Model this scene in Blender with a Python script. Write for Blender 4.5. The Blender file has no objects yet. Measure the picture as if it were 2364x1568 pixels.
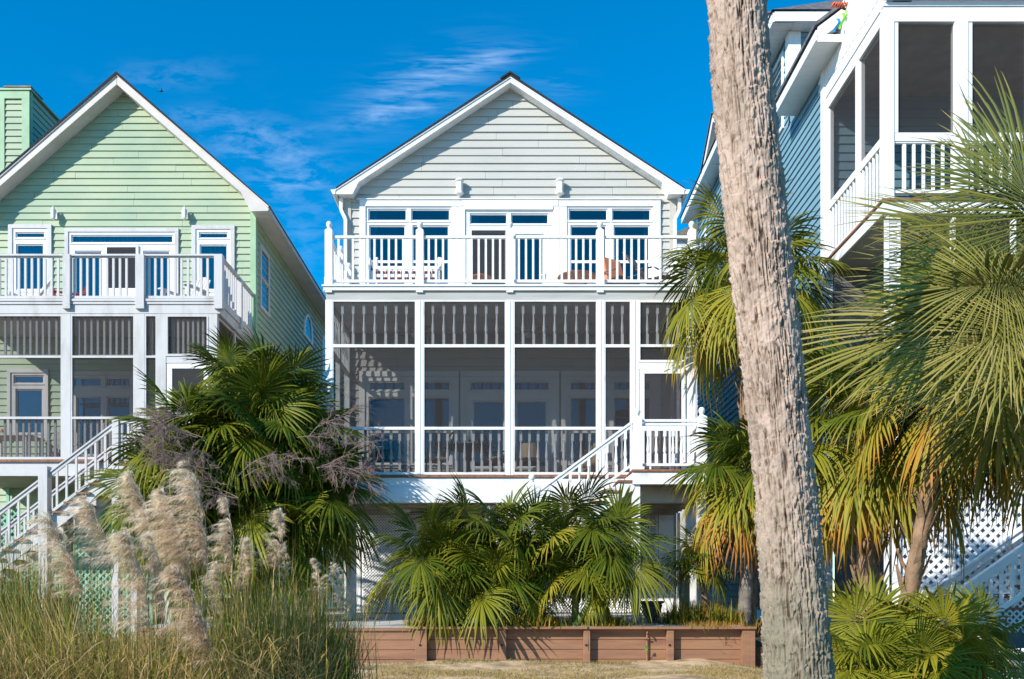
import bpy, math, random
import numpy as np
from mathutils import Vector, Matrix
R = math.radians
random.seed(7); rng = np.random.default_rng(7)
S = bpy.context.scene
# ---------------------------------------------------------------- camera
# units: survey of the photograph at 2364 px width, focal 2088 px, horizon row 1388, vanishing column 1178
F, VX, VH, EYE = 2088.0, 1178.0, 1388.0, 0.42
def X(px, Y): return (px - VX) * Y / F
def Z(py, Y): return EYE + (VH - py) * Y / F
cd = bpy.data.cameras.new('camera'); cam = bpy.data.objects.new('camera', cd); S.collection.objects.link(cam)
cam.location = (0, 0, EYE); cam.rotation_euler = (R(90), 0, 0)
cd.sensor_width = 36; cd.lens = F / 2364 * 36; cd.shift_x = 4 / 2364; cd.shift_y = (1388 - 784) / 2364
cd.clip_end = 2000; cd.clip_start = .05
S.camera = cam
# ---------------------------------------------------------------- light
SUN = Vector((-1.1, -1.0, 0.82)).normalized()
EL = math.asin(SUN.z); RO = math.atan2(SUN.x, SUN.y)
ld = bpy.data.lights.new('sun', 'SUN'); ld.energy = 4.2; ld.angle = R(.5); ld.color = (1, .94, .84)
lo = bpy.data.objects.new('sun', ld); S.collection.objects.link(lo)
lo.rotation_euler = SUN.to_track_quat('Z', 'Y').to_euler(); lo.location = (-20, -20, 20)
S.view_settings.view_transform = 'Standard'; S.view_settings.look = 'None'
S.view_settings.exposure = 0.58; S.view_settings.gamma = 1
S.cycles.transparent_max_bounces = 24; S.cycles.max_bounces = 8
W = bpy.data.worlds.new('World'); S.world = W; W.use_nodes = True
nt = W.node_tree; N = nt.nodes; L = nt.links; N.clear()
def nd(t, **k):
    n = N.new(t)
    for a, b in k.items(): setattr(n, a, b)
    return n
def mth(op, a, b=None, c=None):
    n = nd('ShaderNodeMath', operation=op)
    for i, v in enumerate((a, b, c)):
        if v is None: continue
        if isinstance(v, (int, float)): n.inputs[i].default_value = v
        else: L.new(v, n.inputs[i])
    return n.outputs[0]
sky = nd('ShaderNodeTexSky', sky_type='NISHITA'); sky.sun_disc = False; sky.sun_elevation = EL; sky.sun_rotation = RO
sky.altitude = 0; sky.air_density = 1.0; sky.dust_density = .1; sky.ozone_density = 5.0
hs = nd('ShaderNodeHueSaturation'); hs.inputs['Saturation'].default_value = 1.65; hs.inputs['Value'].default_value = 1.0
hs.inputs['Hue'].default_value = .492
L.new(sky.outputs[0], hs.inputs['Color'])
tc = nd('ShaderNodeTexCoord'); sp = nd('ShaderNodeSeparateXYZ'); L.new(tc.outputs['Generated'], sp.inputs[0])
dy = mth('MAXIMUM', sp.outputs[1], .05)
u = mth('DIVIDE', sp.outputs[0], dy); v = mth('DIVIDE', sp.outputs[2], dy)
cb = nd('ShaderNodeCombineXYZ'); L.new(u, cb.inputs[0]); L.new(v, cb.inputs[1])
def wisps(rot, sc, det, w):
    mp = nd('ShaderNodeMapping'); mp.inputs['Rotation'].default_value = (0, 0, rot); mp.inputs['Scale'].default_value = sc
    L.new(cb.outputs[0], mp.inputs[0])
    n = nd('ShaderNodeTexNoise'); n.inputs['Scale'].default_value = 1; n.inputs['Detail'].default_value = det
    n.inputs['Roughness'].default_value = .62; n.inputs['Distortion'].default_value = w; L.new(mp.outputs[0], n.inputs['Vector'])
    m = nd('ShaderNodeMapRange'); m.inputs[1].default_value = .44; m.inputs[2].default_value = .74; L.new(n.outputs[0], m.inputs[0])
    return m.outputs[0]
w1 = wisps(R(-24), (11, 85, 1), 11, .3); w2 = wisps(R(14), (22, 60, 1), 11, .4)
def blob(px, py, ax, ay, rot, wn, amt):
    cx, cy = (px - VX) / F, (VH - py) / F
    a = mth('SUBTRACT', u, cx); b = mth('SUBTRACT', v, cy); c, s = math.cos(rot), math.sin(rot)
    p = mth('DIVIDE', mth('ADD', mth('MULTIPLY', a, c), mth('MULTIPLY', b, s)), ax / F)
    q = mth('DIVIDE', mth('SUBTRACT', mth('MULTIPLY', b, c), mth('MULTIPLY', a, s)), ay / F)
    e = mth('EXPONENT', mth('MULTIPLY', mth('ADD', mth('MULTIPLY', p, p), mth('MULTIPLY', q, q)), -1))
    return mth('MULTIPLY', mth('MULTIPLY', e, wn), amt * .48)
tot = None
for args in [(960, 205, 150, 55, R(25), w1, .95), (1110, 145, 110, 22, R(14), w1, .8), (905, 262, 130, 22, R(12), w2, .6), (600, 330, 130, 55, R(-12), w2, .62),
             (640, 430, 80, 40, 0, w2, .5), (380, 175, 130, 30, R(4), w2, .3), (700, 395, 60, 40, 0, w2, .35), (450, 268, 70, 20, 0, w2, .4),
             (720, 520, 110, 90, 0, w2, .3), (1290, 200, 60, 30, 0, w1, .3)]:
    t = blob(*args); tot = t if tot is None else mth('ADD', tot, t)
tot = mth('MINIMUM', mth('MULTIPLY', tot, mth('GREATER_THAN', sp.outputs[1], .1)), .8)
mx = nd('ShaderNodeMix', data_type='RGBA'); mx.inputs[7].default_value = (3.6, 4.6, 6.4, 1)
L.new(tot, mx.inputs[0]); L.new(hs.outputs[0], mx.inputs[6])
bg = nd('ShaderNodeBackground'); bg.inputs[1].default_value = .15; L.new(mx.outputs[2], bg.inputs[0])
wo = nd('ShaderNodeOutputWorld'); L.new(bg.outputs[0], wo.inputs[0])

# ---------------------------------------------------------------- materials
MATS = {}
def M(name, col, rough=.6, var=.1, vs=3.0, st=(1, 1, 1), bump=0, bs=30, bst=(1, 1, 1), spec=.3, metal=0, col2=None, thr=(.35, .7), det=6):
    m = bpy.data.materials.new(name); m.use_nodes = True; t = m.node_tree; n = t.nodes; l = t.links
    b = n['Principled BSDF']; b.inputs['Roughness'].default_value = rough; b.inputs['Specular IOR Level'].default_value = spec; b.inputs['Metallic'].default_value = metal
    c = n.new('ShaderNodeTexCoord'); mp = n.new('ShaderNodeMapping'); mp.inputs['Scale'].default_value = st; l.new(c.outputs['Object'], mp.inputs[0])
    ns = n.new('ShaderNodeTexNoise'); ns.inputs['Scale'].default_value = vs; ns.inputs['Detail'].default_value = det; ns.inputs['Roughness'].default_value = .6; l.new(mp.outputs[0], ns.inputs['Vector'])
    mr = n.new('ShaderNodeMapRange'); mr.inputs[1].default_value = thr[0]; mr.inputs[2].default_value = thr[1]; l.new(ns.outputs[0], mr.inputs[0])
    mi = n.new('ShaderNodeMix'); mi.data_type = 'RGBA'
    c2 = col2 if col2 else tuple(max(0, x * (1 - 2 * var)) for x in col)
    mi.inputs[6].default_value = (*[min(1, x * (1 + var * .3)) for x in col], 1); mi.inputs[7].default_value = (*c2, 1)
    l.new(mr.outputs[0], mi.inputs[0]); l.new(mi.outputs[2], b.inputs['Base Color'])
    if bump:
        mp2 = n.new('ShaderNodeMapping'); mp2.inputs['Scale'].default_value = bst; l.new(c.outputs['Object'], mp2.inputs[0])
        n2 = n.new('ShaderNodeTexNoise'); n2.inputs['Scale'].default_value = bs; n2.inputs['Detail'].default_value = 5; l.new(mp2.outputs[0], n2.inputs['Vector'])
        bu = n.new('ShaderNodeBump'); bu.inputs['Strength'].default_value = bump; bu.inputs['Distance'].default_value = .01
        l.new(n2.outputs[0], bu.inputs['Height']); l.new(bu.outputs[0], b.inputs['Normal'])
    MATS[name] = m; return m
WHITE = M('white_paint', (.77, .77, .76), .5, .17, 2.6, (1, 1, 1.6), .35, 30, (1, 1, .12), thr=(.5, .78), det=9)
WHITE2 = M('white_trim', (.79, .79, .785), .4, .06, 5, (1, 1, .3), .1, 20, thr=(.5, .85))
GREYW = M('weathered_white_paint', (.55, .53, .525), .6, .12, 3, (1, 1, .3), .3, 30, (1, 1, .12), col2=(.38, .36, .345), thr=(.5, .8))
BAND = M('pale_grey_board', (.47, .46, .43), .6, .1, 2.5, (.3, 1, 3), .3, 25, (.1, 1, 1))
def siding_mat(name, col, col2, c3=None, streak=.3):
    m = M(name, col, .55, 0, .7, (1, 1, 1.3), .35, 26, (.12, .12, 1.2), col2=col2, thr=(.42, .72), det=4)
    t = m.node_tree; n = t.nodes; l = t.links; b = n['Principled BSDF']; c = n['Texture Coordinate']
    mp = n.new('ShaderNodeMapping'); mp.inputs['Scale'].default_value = (.8, .8, 9); l.new(c.outputs['Object'], mp.inputs[0])
    ns = n.new('ShaderNodeTexNoise'); ns.inputs['Scale'].default_value = 3.2; ns.inputs['Detail'].default_value = 8; ns.inputs['Roughness'].default_value = .7; l.new(mp.outputs[0], ns.inputs['Vector'])
    mr = n.new('ShaderNodeMapRange'); mr.inputs[1].default_value = .53; mr.inputs[2].default_value = .75; mr.inputs[4].default_value = streak; l.new(ns.outputs[0], mr.inputs[0])
    mi = n.new('ShaderNodeMix'); mi.data_type = 'RGBA'; mi.inputs[7].default_value = (*(c3 or tuple(x * .72 for x in col)), 1)
    src = b.inputs['Base Color'].links[0].from_socket; l.new(src, mi.inputs[6]); l.new(mr.outputs[0], mi.inputs[0]); l.new(mi.outputs[2], b.inputs['Base Color'])
    return m
SID_C = siding_mat('beige_siding', (.505, .49, .445), (.455, .445, .405))
SID_G = siding_mat('green_siding', (.385, .455, .305), (.275, .385, .275), (.44, .47, .24), .6)
SID_B = siding_mat('blue_siding', (.19, .335, .40), (.16, .30, .37), (.25, .37, .42), .3)
CORN_G = M('green_trim', (.33, .50, .31), .55, .08)
SHING = M('dark_shingle', (.035, .036, .042), .9, .3, 30, bump=.8, bs=60, col2=(.012, .012, .016))
SHING2 = M('grey_shingle', (.16, .16, .17), .9, .35, 8, (1, 1, 1), bump=.8, bs=60, col2=(.06, .06, .065))
DECK = M('deck_boards', (.30, .135, .075), .7, .3, 6, (3, .3, 1), .4, 40, col2=(.17, .08, .05))
BROWN = M('brown_painted_wood', (.315, .165, .092), .55, .12, 3, (.35, 1, 2.5), .45, 30, (.12, 1, 1), col2=(.21, .105, .068), thr=(.4, .75))
DARK = M('shade_dark_backing', (.05, .045, .04), .8, .2)  # near-black tone standing in for shade under the porches
SOFF = M('tan_soffit', (.42, .37, .29), .7, .15)
ROOM = M('room_wall', (.40, .42, .42), .8, .1)
CURT = M('teal_curtain', (.34, .62, .66), .8, .1, 6)
CURTW = M('pale_curtain', (.62, .74, .70), .8, .1, 6)
CONC = M('pale_concrete', (.56, .55, .52), .8, .15, 3, bump=.3, bs=80, col2=(.42, .41, .38))
FIELD = M('dune_ground', (.15, .125, .07), .95, .3, 1.5, bump=.8, bs=10, col2=(.07, .075, .03))
SAND = M('sandy_ground', (.56, .40, .235), .95, .3, 2.4, bump=1, bs=14, col2=(.24, .17, .095), thr=(.44, .66), det=10)
SOIL = M('planter_mulch', (.10, .065, .04), .95, .3, 12, bump=1, bs=40)
SEA = M('sea_water', (.03, .13, .2), .12, .1, .2, bump=.3, bs=1, spec=.6)
IRON = M('dark_iron', (.035, .032, .032), .5, .2)
TAN = M('tan_cushion', (.42, .33, .22), .9, .1)
RED = M('red_paint', (.55, .04, .05), .5, .1)
RUST = M('rust_orange_cloth', (.58, .17, .08), .9, .2, 14, (6, 1, 1), col2=(.62, .30, .18))
SLING = M('brown_sling_fabric', (.14, .115, .11), .85, .15, 40)
PLAST = M('white_plastic', (.8, .79, .76), .4, .06)
URNM = M('blue_grey_stone', (.10, .12, .135), .7, .25, 6, bump=.4, bs=30)
PILE = M('weathered_piling', (.30, .30, .22), .9, .2, 4, (4, 4, .4), .6, 30, (3, 3, .3), col2=(.17, .18, .13))
TEAL = M('teal_cushion', (.04, .22, .26), .8, .1)
LATG = M('green_lattice_paint', (.26, .52, .38), .6, .1)
STEM = M('leaf_stalk', (.14, .19, .045), .5, .15)
BOOT = M('palm_boots', (.32, .20, .12), .9, .3, 9, (1, 1, .5), .9, 30, col2=(.13, .085, .055))
GTRUNK = M('grey_palm_bark', (.24, .205, .175), .95, .25, 5, (1, 1, 3), 1, 30, (4, 4, .6), col2=(.13, .11, .09))
STRAW = M('straw_stalk', (.55, .40, .24), .7, .15)
TWIG = M('dead_flower_twigs', (.27, .19, .175), .9, .3, 8, col2=(.30, .20, .17))
BLACK = M('black_metal', (.02, .02, .02), .5, .1)
BRASS = M('flue_metal', (.22, .13, .08), .5, .3, 5)
LGHT = M('frosted_glass', (.75, .74, .68), .25, .05, spec=.5)

def trunkmat():
    m = M('palm_bark', (.48, .355, .28), .95, .2, 7.0, (1, 1, .3), .7, 60, (1, 1, .25), col2=(.31, .23, .175), thr=(.38, .72), det=9)
    t = m.node_tree; n = t.nodes; l = t.links; b = n['Principled BSDF']; c = n['Texture Coordinate']
    # grey green lichen growing on the lower trunk, dark pits
    sp = n.new('ShaderNodeSeparateXYZ'); l.new(c.outputs['Object'], sp.inputs[0])
    mr = n.new('ShaderNodeMapRange'); mr.inputs[1].default_value = 1.75; mr.inputs[2].default_value = .2; l.new(sp.outputs[2], mr.inputs[0])
    n2 = n.new('ShaderNodeTexNoise'); n2.inputs['Scale'].default_value = 7; n2.inputs['Detail'].default_value = 8; l.new(c.outputs['Object'], n2.inputs['Vector'])
    a = n.new('ShaderNodeMath'); a.operation = 'MULTIPLY_ADD'; l.new(n2.outputs[0], a.inputs[0]); a.inputs[1].default_value = 2.2; a.inputs[2].default_value = -1.1
    s2 = n.new('ShaderNodeMath'); s2.operation = 'ADD'; s2.use_clamp = True; l.new(a.outputs[0], s2.inputs[0]); l.new(mr.outputs[0], s2.inputs[1])
    s3 = n.new('ShaderNodeMath'); s3.operation = 'MULTIPLY'; s3.use_clamp = True; l.new(s2.outputs[0], s3.inputs[0]); l.new(mr.outputs[0], s3.inputs[1])
    mi = n.new('ShaderNodeMix'); mi.data_type = 'RGBA'; mi.inputs[7].default_value = (.225, .195, .135, 1)
    src = b.inputs['Base Color'].links[0].from_socket; l.new(src, mi.inputs[6]); l.new(s3.outputs[0], mi.inputs[0])
    at = n.new('ShaderNodeAttribute'); at.attribute_name = 'pit'
    m2 = n.new('ShaderNodeMix'); m2.data_type = 'RGBA'; m2.inputs[7].default_value = (.085, .055, .038, 1)
    l.new(at.outputs['Fac'], m2.inputs[0]); l.new(mi.outputs[2], m2.inputs[6]); l.new(m2.outputs[2], b.inputs['Base Color'])
    return m
BARK = trunkmat()

def leafmat(name, young, mid, old, trans=.18, rough=.42, spec=.16):
    m = bpy.data.materials.new(name); m.use_nodes = True; t = m.node_tree; n = t.nodes; l = t.links
    b = n['Principled BSDF']; b.inputs['Roughness'].default_value = rough; b.inputs['Specular IOR Level'].default_value = spec
    at = n.new('ShaderNodeAttribute'); at.attribute_name = 'age'; rp = n.new('ShaderNodeValToRGB')
    e = rp.color_ramp.elements; e[0].position = 0; e[0].color = (*young, 1); e[1].position = 1; e[1].color = (*old[-1], 1)
    x = e.new(.35); x.color = (*mid, 1)
    for p, c in zip((.6, .8), old): x = e.new(p); x.color = (*c, 1)
    l.new(at.outputs['Fac'], rp.inputs[0]); l.new(rp.outputs[0], b.inputs['Base Color'])
    tr = n.new('ShaderNodeBsdfTranslucent'); mi = n.new('ShaderNodeMixShader'); mi.inputs[0].default_value = trans
    l.new(rp.outputs[0], tr.inputs[0]); l.new(b.outputs[0], mi.inputs[1]); l.new(tr.outputs[0], mi.inputs[2])
    l.new(mi.outputs[0], n['Material Output'].inputs[0]); MATS[name] = m; return m
LEAF = leafmat('palm_leaf', (.060, .098, .008), (.25, .235, .018), [(.36, .27, .035), (.46, .19, .02), (.30, .14, .05)], .2)
LEAFG = leafmat('grey_green_palm_leaf', (.09, .115, .022), (.29, .255, .055), [(.42, .34, .13), (.42, .32, .13), (.30, .2, .09)], .2, .45)
GRASSM = leafmat('pampas_blade', (.040, .095, .010), (.20, .23, .03), [(.46, .33, .09), (.58, .38, .14), (.58, .40, .19)], .25, .5, .12)
PLUME = leafmat('pampas_plume', (.94, .85, .71), (.88, .73, .56), [(.70, .51, .36), (.42, .27, .18), (.27, .17, .11)], .5, .8, .1)
LAWN = leafmat('dry_lawn', (.11, .16, .025), (.27, .25, .06), [(.50, .37, .13), (.50, .36, .16), (.35, .24, .12)], .2, .8, .1)

def glass(name, tint, refl=.28):
    m = bpy.data.materials.new(name); m.use_nodes = True; t = m.node_tree; n = t.nodes; l = t.links; n.remove(n['Principled BSDF'])
    tr = n.new('ShaderNodeBsdfTransparent'); tr.inputs[0].default_value = (*tint, 1)
    gl = n.new('ShaderNodeBsdfGlossy'); gl.inputs['Roughness'].default_value = .015; gl.inputs[0].default_value = (.85, .9, .9, 1)
    c = n.new('ShaderNodeTexCoord'); ns = n.new('ShaderNodeTexNoise'); ns.inputs['Scale'].default_value = 1.2; l.new(c.outputs['Object'], ns.inputs['Vector'])
    bu = n.new('ShaderNodeBump'); bu.inputs['Strength'].default_value = .2; bu.inputs['Distance'].default_value = .02; l.new(ns.outputs[0], bu.inputs['Height']); l.new(bu.outputs[0], gl.inputs['Normal'])
    fr = n.new('ShaderNodeFresnel'); fr.inputs[0].default_value = 1.5
    ad = n.new('ShaderNodeMath'); ad.operation = 'ADD'; ad.use_clamp = True; ad.inputs[1].default_value = refl; l.new(fr.outputs[0], ad.inputs[0])
    mi = n.new('ShaderNodeMixShader'); l.new(ad.outputs[0], mi.inputs[0]); l.new(tr.outputs[0], mi.inputs[1]); l.new(gl.outputs[0], mi.inputs[2])
    l.new(mi.outputs[0], n['Material Output'].inputs[0]); MATS[name] = m; return m
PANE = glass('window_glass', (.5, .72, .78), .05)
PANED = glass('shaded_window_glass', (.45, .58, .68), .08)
def mesh_screen(name, col, alpha):
    m = bpy.data.materials.new(name); m.use_nodes = True; t = m.node_tree; n = t.nodes; l = t.links; b = n['Principled BSDF']
    b.inputs['Base Color'].default_value = (*col, 1); b.inputs['Roughness'].default_value = .8; b.inputs['Specular IOR Level'].default_value = .1
    c = n.new('ShaderNodeTexCoord'); ns = n.new('ShaderNodeTexNoise'); ns.inputs['Scale'].default_value = 1.3; ns.inputs['Detail'].default_value = 6; l.new(c.outputs['Object'], ns.inputs['Vector'])
    mr = n.new('ShaderNodeMapRange'); mr.inputs[3].default_value = alpha - .03; mr.inputs[4].default_value = alpha + .03; l.new(ns.outputs[0], mr.inputs[0]); l.new(mr.outputs[0], b.inputs['Alpha'])
    MATS[name] = m; return m
SCREEN = mesh_screen('insect_screen', (.055, .05, .052), .30)
SCREEND = mesh_screen('dark_insect_screen', (.06, .055, .06), .5)

# ---------------------------------------------------------------- mesh tools
class MB:
    def __init__(s): s.v = []; s.f = []
    def add(s, vs, fs):
        k = len(s.v); s.v += [tuple(q) for q in vs]; s.f += [tuple(i + k for i in f) for f in fs]; return s
    def box(s, x0, x1, y0, y1, z0, z1):
        return s.add([(x0, y0, z0), (x1, y0, z0), (x1, y1, z0), (x0, y1, z0), (x0, y0, z1), (x1, y0, z1), (x1, y1, z1), (x0, y1, z1)],
                     [(0, 3, 2, 1), (4, 5, 6, 7), (0, 1, 5, 4), (1, 2, 6, 5), (2, 3, 7, 6), (3, 0, 4, 7)])
    def px(s, a, b, c, d, Y, dep):   # survey rectangle on the plane Y, thickness dep going back
        return s.box(X(a, Y), X(b, Y), Y, Y + dep, Z(d, Y), Z(c, Y))
    def prism(s, poly, a, b, ax='y'):
        n = len(poly)
        P = (lambda p, t: (p[0], t, p[1])) if ax == 'y' else ((lambda p, t: (t, p[0], p[1])) if ax == 'x' else (lambda p, t: (p[0], p[1], t)))
        return s.add([P(p, a) for p in poly] + [P(p, b) for p in poly],
                     [tuple(range(n)), tuple(range(2 * n - 1, n - 1, -1))] + [(i + n, (i + 1) % n + n, (i + 1) % n, i) for i in range(n)])
    def bar(s, p, q, w, h, up=(0, 0, 1)):
        p, q, up = Vector(p), Vector(q), Vector(up); d = (q - p).normalized(); a = d.cross(up).normalized() * w / 2; b = a.cross(d).normalized() * h / 2
        return s.add([p - a - b, p + a - b, p + a + b, p - a + b, q - a - b, q + a - b, q + a + b, q - a + b],
                     [(0, 1, 2, 3), (7, 6, 5, 4), (0, 4, 5, 1), (1, 5, 6, 2), (2, 6, 7, 3), (3, 7, 4, 0)])
    def tube(s, pts, rad, n=8):
        pts = [Vector(p) for p in pts]; k = len(s.v); m = len(pts)
        if isinstance(rad, (int, float)): rad = [rad] * m
        d0 = (pts[1] - pts[0]).normalized(); ref = Vector((0, 0, 1)) if abs(d0.z) < .9 else Vector((1, 0, 0))
        for i, p in enumerate(pts):
            d = (pts[min(i + 1, m - 1)] - pts[max(i - 1, 0)]).normalized(); a = d.cross(ref).normalized(); b = d.cross(a)
            for j in range(n):
                t = 2 * math.pi * j / n; s.v.append(tuple(p + (a * math.cos(t) + b * math.sin(t)) * rad[i]))
        for i in range(m - 1):
            for j in range(n):
                s.f.append((k + i * n + j, k + i * n + (j + 1) % n, k + (i + 1) * n + (j + 1) % n, k + (i + 1) * n + j))
        s.f.append(tuple(k + j for j in range(n - 1, -1, -1))); s.f.append(tuple(k + (m - 1) * n + j for j in range(n))); return s
    def lathe(s, prof, c=(0, 0, 0), n=16):
        k = len(s.v); m = len(prof)
        for r, z in prof:
            for j in range(n):
                t = 2 * math.pi * j / n; s.v.append((c[0] + r * math.cos(t), c[1] + r * math.sin(t), c[2] + z))
        for i in range(m - 1):
            for j in range(n): s.f.append((k + i * n + j, k + i * n + (j + 1) % n, k + (i + 1) * n + (j + 1) % n, k + (i + 1) * n + j))
        s.f.append(tuple(k + j for j in range(n - 1, -1, -1))); s.f.append(tuple(k + (m - 1) * n + j for j in range(n))); return s
    def holes(s, x0, x1, z0, z1, y0, y1, hs):   # slab with rectangular holes
        zs = sorted({z0, z1, *[min(max(q, z0), z1) for h in hs for q in h[2:]]})
        for a, b in zip(zs, zs[1:]):
            if b - a < 1e-5: continue
            m = (a + b) / 2; cur = x0
            for h in sorted([h for h in hs if h[2] < m < h[3]]):
                if h[0] > cur + 1e-5: s.box(cur, h[0], y0, y1, a, b)
                cur = max(cur, h[1])
            if cur < x1 - 1e-5: s.box(cur, x1, y0, y1, a, b)
        return s
def mk(name, mb, mat, parent=None, smooth=False, bevel=0):
    me = bpy.data.meshes.new(name); me.from_pydata(mb.v, [], mb.f); me.materials.append(mat)
    if smooth: me.polygons.foreach_set('use_smooth', [True] * len(me.polygons))
    return link(name, me, parent, bevel)
def link(name, me, parent=None, bevel=0, loc=None):
    o = bpy.data.objects.new(name, me); S.collection.objects.link(o)
    if parent is not None:
        o.parent = parent
        if parent.parent is None and parent.type == 'EMPTY': o.location = -parent.location
    if loc is not None: o.location = o.location + Vector(loc)
    if bevel:
        b = o.modifiers.new('bevel', 'BEVEL'); b.width = bevel; b.segments = 2; b.limit_method = 'ANGLE'; b.angle_limit = R(40)
    return o
def tag(o, label=None, cat=None, group=None, kind=None):
    for k, v in (('label', label), ('category', cat), ('group', group), ('kind', kind)):
        if v: o[k] = v
    return o
def empty(name, loc, label, cat, group=None):
    o = bpy.data.objects.new(name, None); S.collection.objects.link(o); o.location = loc; o.empty_display_size = .3
    return tag(o, label, cat, group)
def grp(name, parent, mb, mat, **k): return mk(name, mb, mat, parent, **k)
def inst(name, me, parent, loc, scale=None, rz=0):
    o = bpy.data.objects.new(name, me); S.collection.objects.link(o); o.parent = parent
    o.location = Vector(loc) - (parent.location if parent.type == 'EMPTY' and parent.parent is None else Vector((0, 0, 0)))
    if scale: o.scale = scale
    if rz: o.rotation_euler.z = rz
    return o
def meshof(name, mb, mat, smooth=False):
    me = bpy.data.meshes.new(name); me.from_pydata(mb.v, [], mb.f); me.materials.append(mat)
    if smooth: me.polygons.foreach_set('use_smooth', [True] * len(me.polygons))
    return me
def npmesh(name, v, f, mat, parent=None, age=None, smooth=False, attr='age'):
    me = bpy.data.meshes.new(name); nv, nf = len(v), len(f); k = f.shape[1]
    me.vertices.add(nv); me.vertices.foreach_set('co', v.astype(np.float32).ravel())
    me.loops.add(nf * k); me.loops.foreach_set('vertex_index', f.astype(np.int32).ravel())
    me.polygons.add(nf); me.polygons.foreach_set('loop_start', np.arange(nf, dtype=np.int32) * k); me.polygons.foreach_set('loop_total', np.full(nf, k, np.int32))
    if age is not None:
        a = me.attributes.new(attr, 'FLOAT', 'POINT'); a.data.foreach_set('value', age.astype(np.float32))
    me.update(calc_edges=True); me.materials.append(mat)
    if smooth: me.polygons.foreach_set('use_smooth', [True] * nf)
    return link(name, me, parent)

def siding(name, parent, mat, axis, plane, u0, u1, z0, z1, course=.178, holes=(), clip=None, out=-1, joints=True):
    mb = MB(); z = z0
    def P(uu, zz, off): return (uu, plane + out * off, zz) if axis == 'x' else (plane + out * off, uu, zz)
    flip = (axis == 'x' and out > 0) or (axis == 'y' and out < 0)
    def quad(a, b, c, d): mb.add([a, b, c, d], [(3, 2, 1, 0) if flip else (0, 1, 2, 3)])
    while z < z1 - 1e-4:
        zt = min(z + course, z1); js = []; q = u0 + random.uniform(.8, 3.6)
        while joints and q < u1: js.append(q); q += random.uniform(2.4, 4.2)
        jit = {}
        zs = sorted({z, zt, *[h for H in holes for h in H[2:] if z < h < zt]})
        for a, b in zip(zs, zs[1:]):
            m = (a + b) / 2; iv = []; cur = u0
            for h in sorted([h for h in holes if h[2] < m < h[3]]):
                if h[0] > cur: iv.append((cur, h[0]))
                cur = max(cur, h[1])
            if cur < u1: iv.append((cur, u1))
            oa = .034 - .030 * (a - z) / course; ob = .034 - .030 * (b - z) / course
            for s0, s1 in iv:
                cuts = [s0] + [j for j in js if s0 + .2 < j < s1 - .2] + [s1]
                for i, (c0, c1) in enumerate(zip(cuts, cuts[1:])):
                    k = jit.setdefault(round(c1, 2), random.uniform(0, .005)); g = .0022
                    c0g, c1g = c0 + (g if i else 0), c1 - (g if i < len(cuts) - 2 else 0)
                    a0, a1, b0, b1 = c0g, c1g, c0g, c1g
                    if clip:
                        la, ra = clip(a); lb, rb = clip(b); a0, a1, b0, b1 = max(a0, la), min(a1, ra), max(b0, lb), min(b1, rb)
                        if a0 >= a1: continue
                        if b0 > b1: b0 = b1 = (b0 + b1) / 2
                    quad(P(a0, a, oa + k), P(a1, a, oa + k), P(b1, b, ob + k), P(b0, b, ob + k))
                    if a == z: quad(P(a0, a, 0), P(a1, a, 0), P(a1, a, oa + k), P(a0, a, oa + k))
        z = zt
    return mk(name, mb, mat, parent)

# numpy value noise
_T = rng.random((64, 64, 64))
def vnoise(p):
    i = np.floor(p).astype(int); f = p - i; f = f * f * (3 - 2 * f); i &= 63; j = (i + 1) & 63
    x0, y0, z0 = i.T; x1, y1, z1 = j.T; a, b, c = f.T
    l = lambda p, q, t: p + (q - p) * t
    return l(l(l(_T[x0, y0, z0], _T[x1, y0, z0], a), l(_T[x0, y1, z0], _T[x1, y1, z0], a), b),
             l(l(_T[x0, y0, z1], _T[x1, y0, z1], a), l(_T[x0, y1, z1], _T[x1, y1, z1], a), b), c)
def fbm(p, o=4):
    r = 0; a = .5
    for k in range(o): r = r + a * vnoise(p * 2 ** k + k * 17.3); a *= .5
    return r
def lattice(mb, x0, x1, z0, z1, y, s, w, t=.008):
    for sg in (1, -1):
        k = (x0 if sg > 0 else x0) - (z1 - z0)
        c = x0 - (z1 - z0) if sg > 0 else x0
        end = x1 if sg > 0 else x1 + (z1 - z0)
        while c < end:
            # line x = c + sg*(z-z0)
            pts = []
            for zz in (z0, z1):
                xx = c + sg * (zz - z0)
                if x0 <= xx <= x1: pts.append((xx, zz))
            for xx in (x0, x1):
                zz = z0 + sg * (xx - c)
                if z0 < zz < z1: pts.append((xx, zz))
            if len(pts) >= 2:
                (a, b), (d, e) = pts[0], pts[-1]
                if abs(a - d) > .02: mb.bar((a, y + (t if sg < 0 else 0), b), (d, y + (t if sg < 0 else 0), e), t * .95, w, (0, 1, 0) if 0 else (0, 0, 1))
            c += s
    return mb
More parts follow.
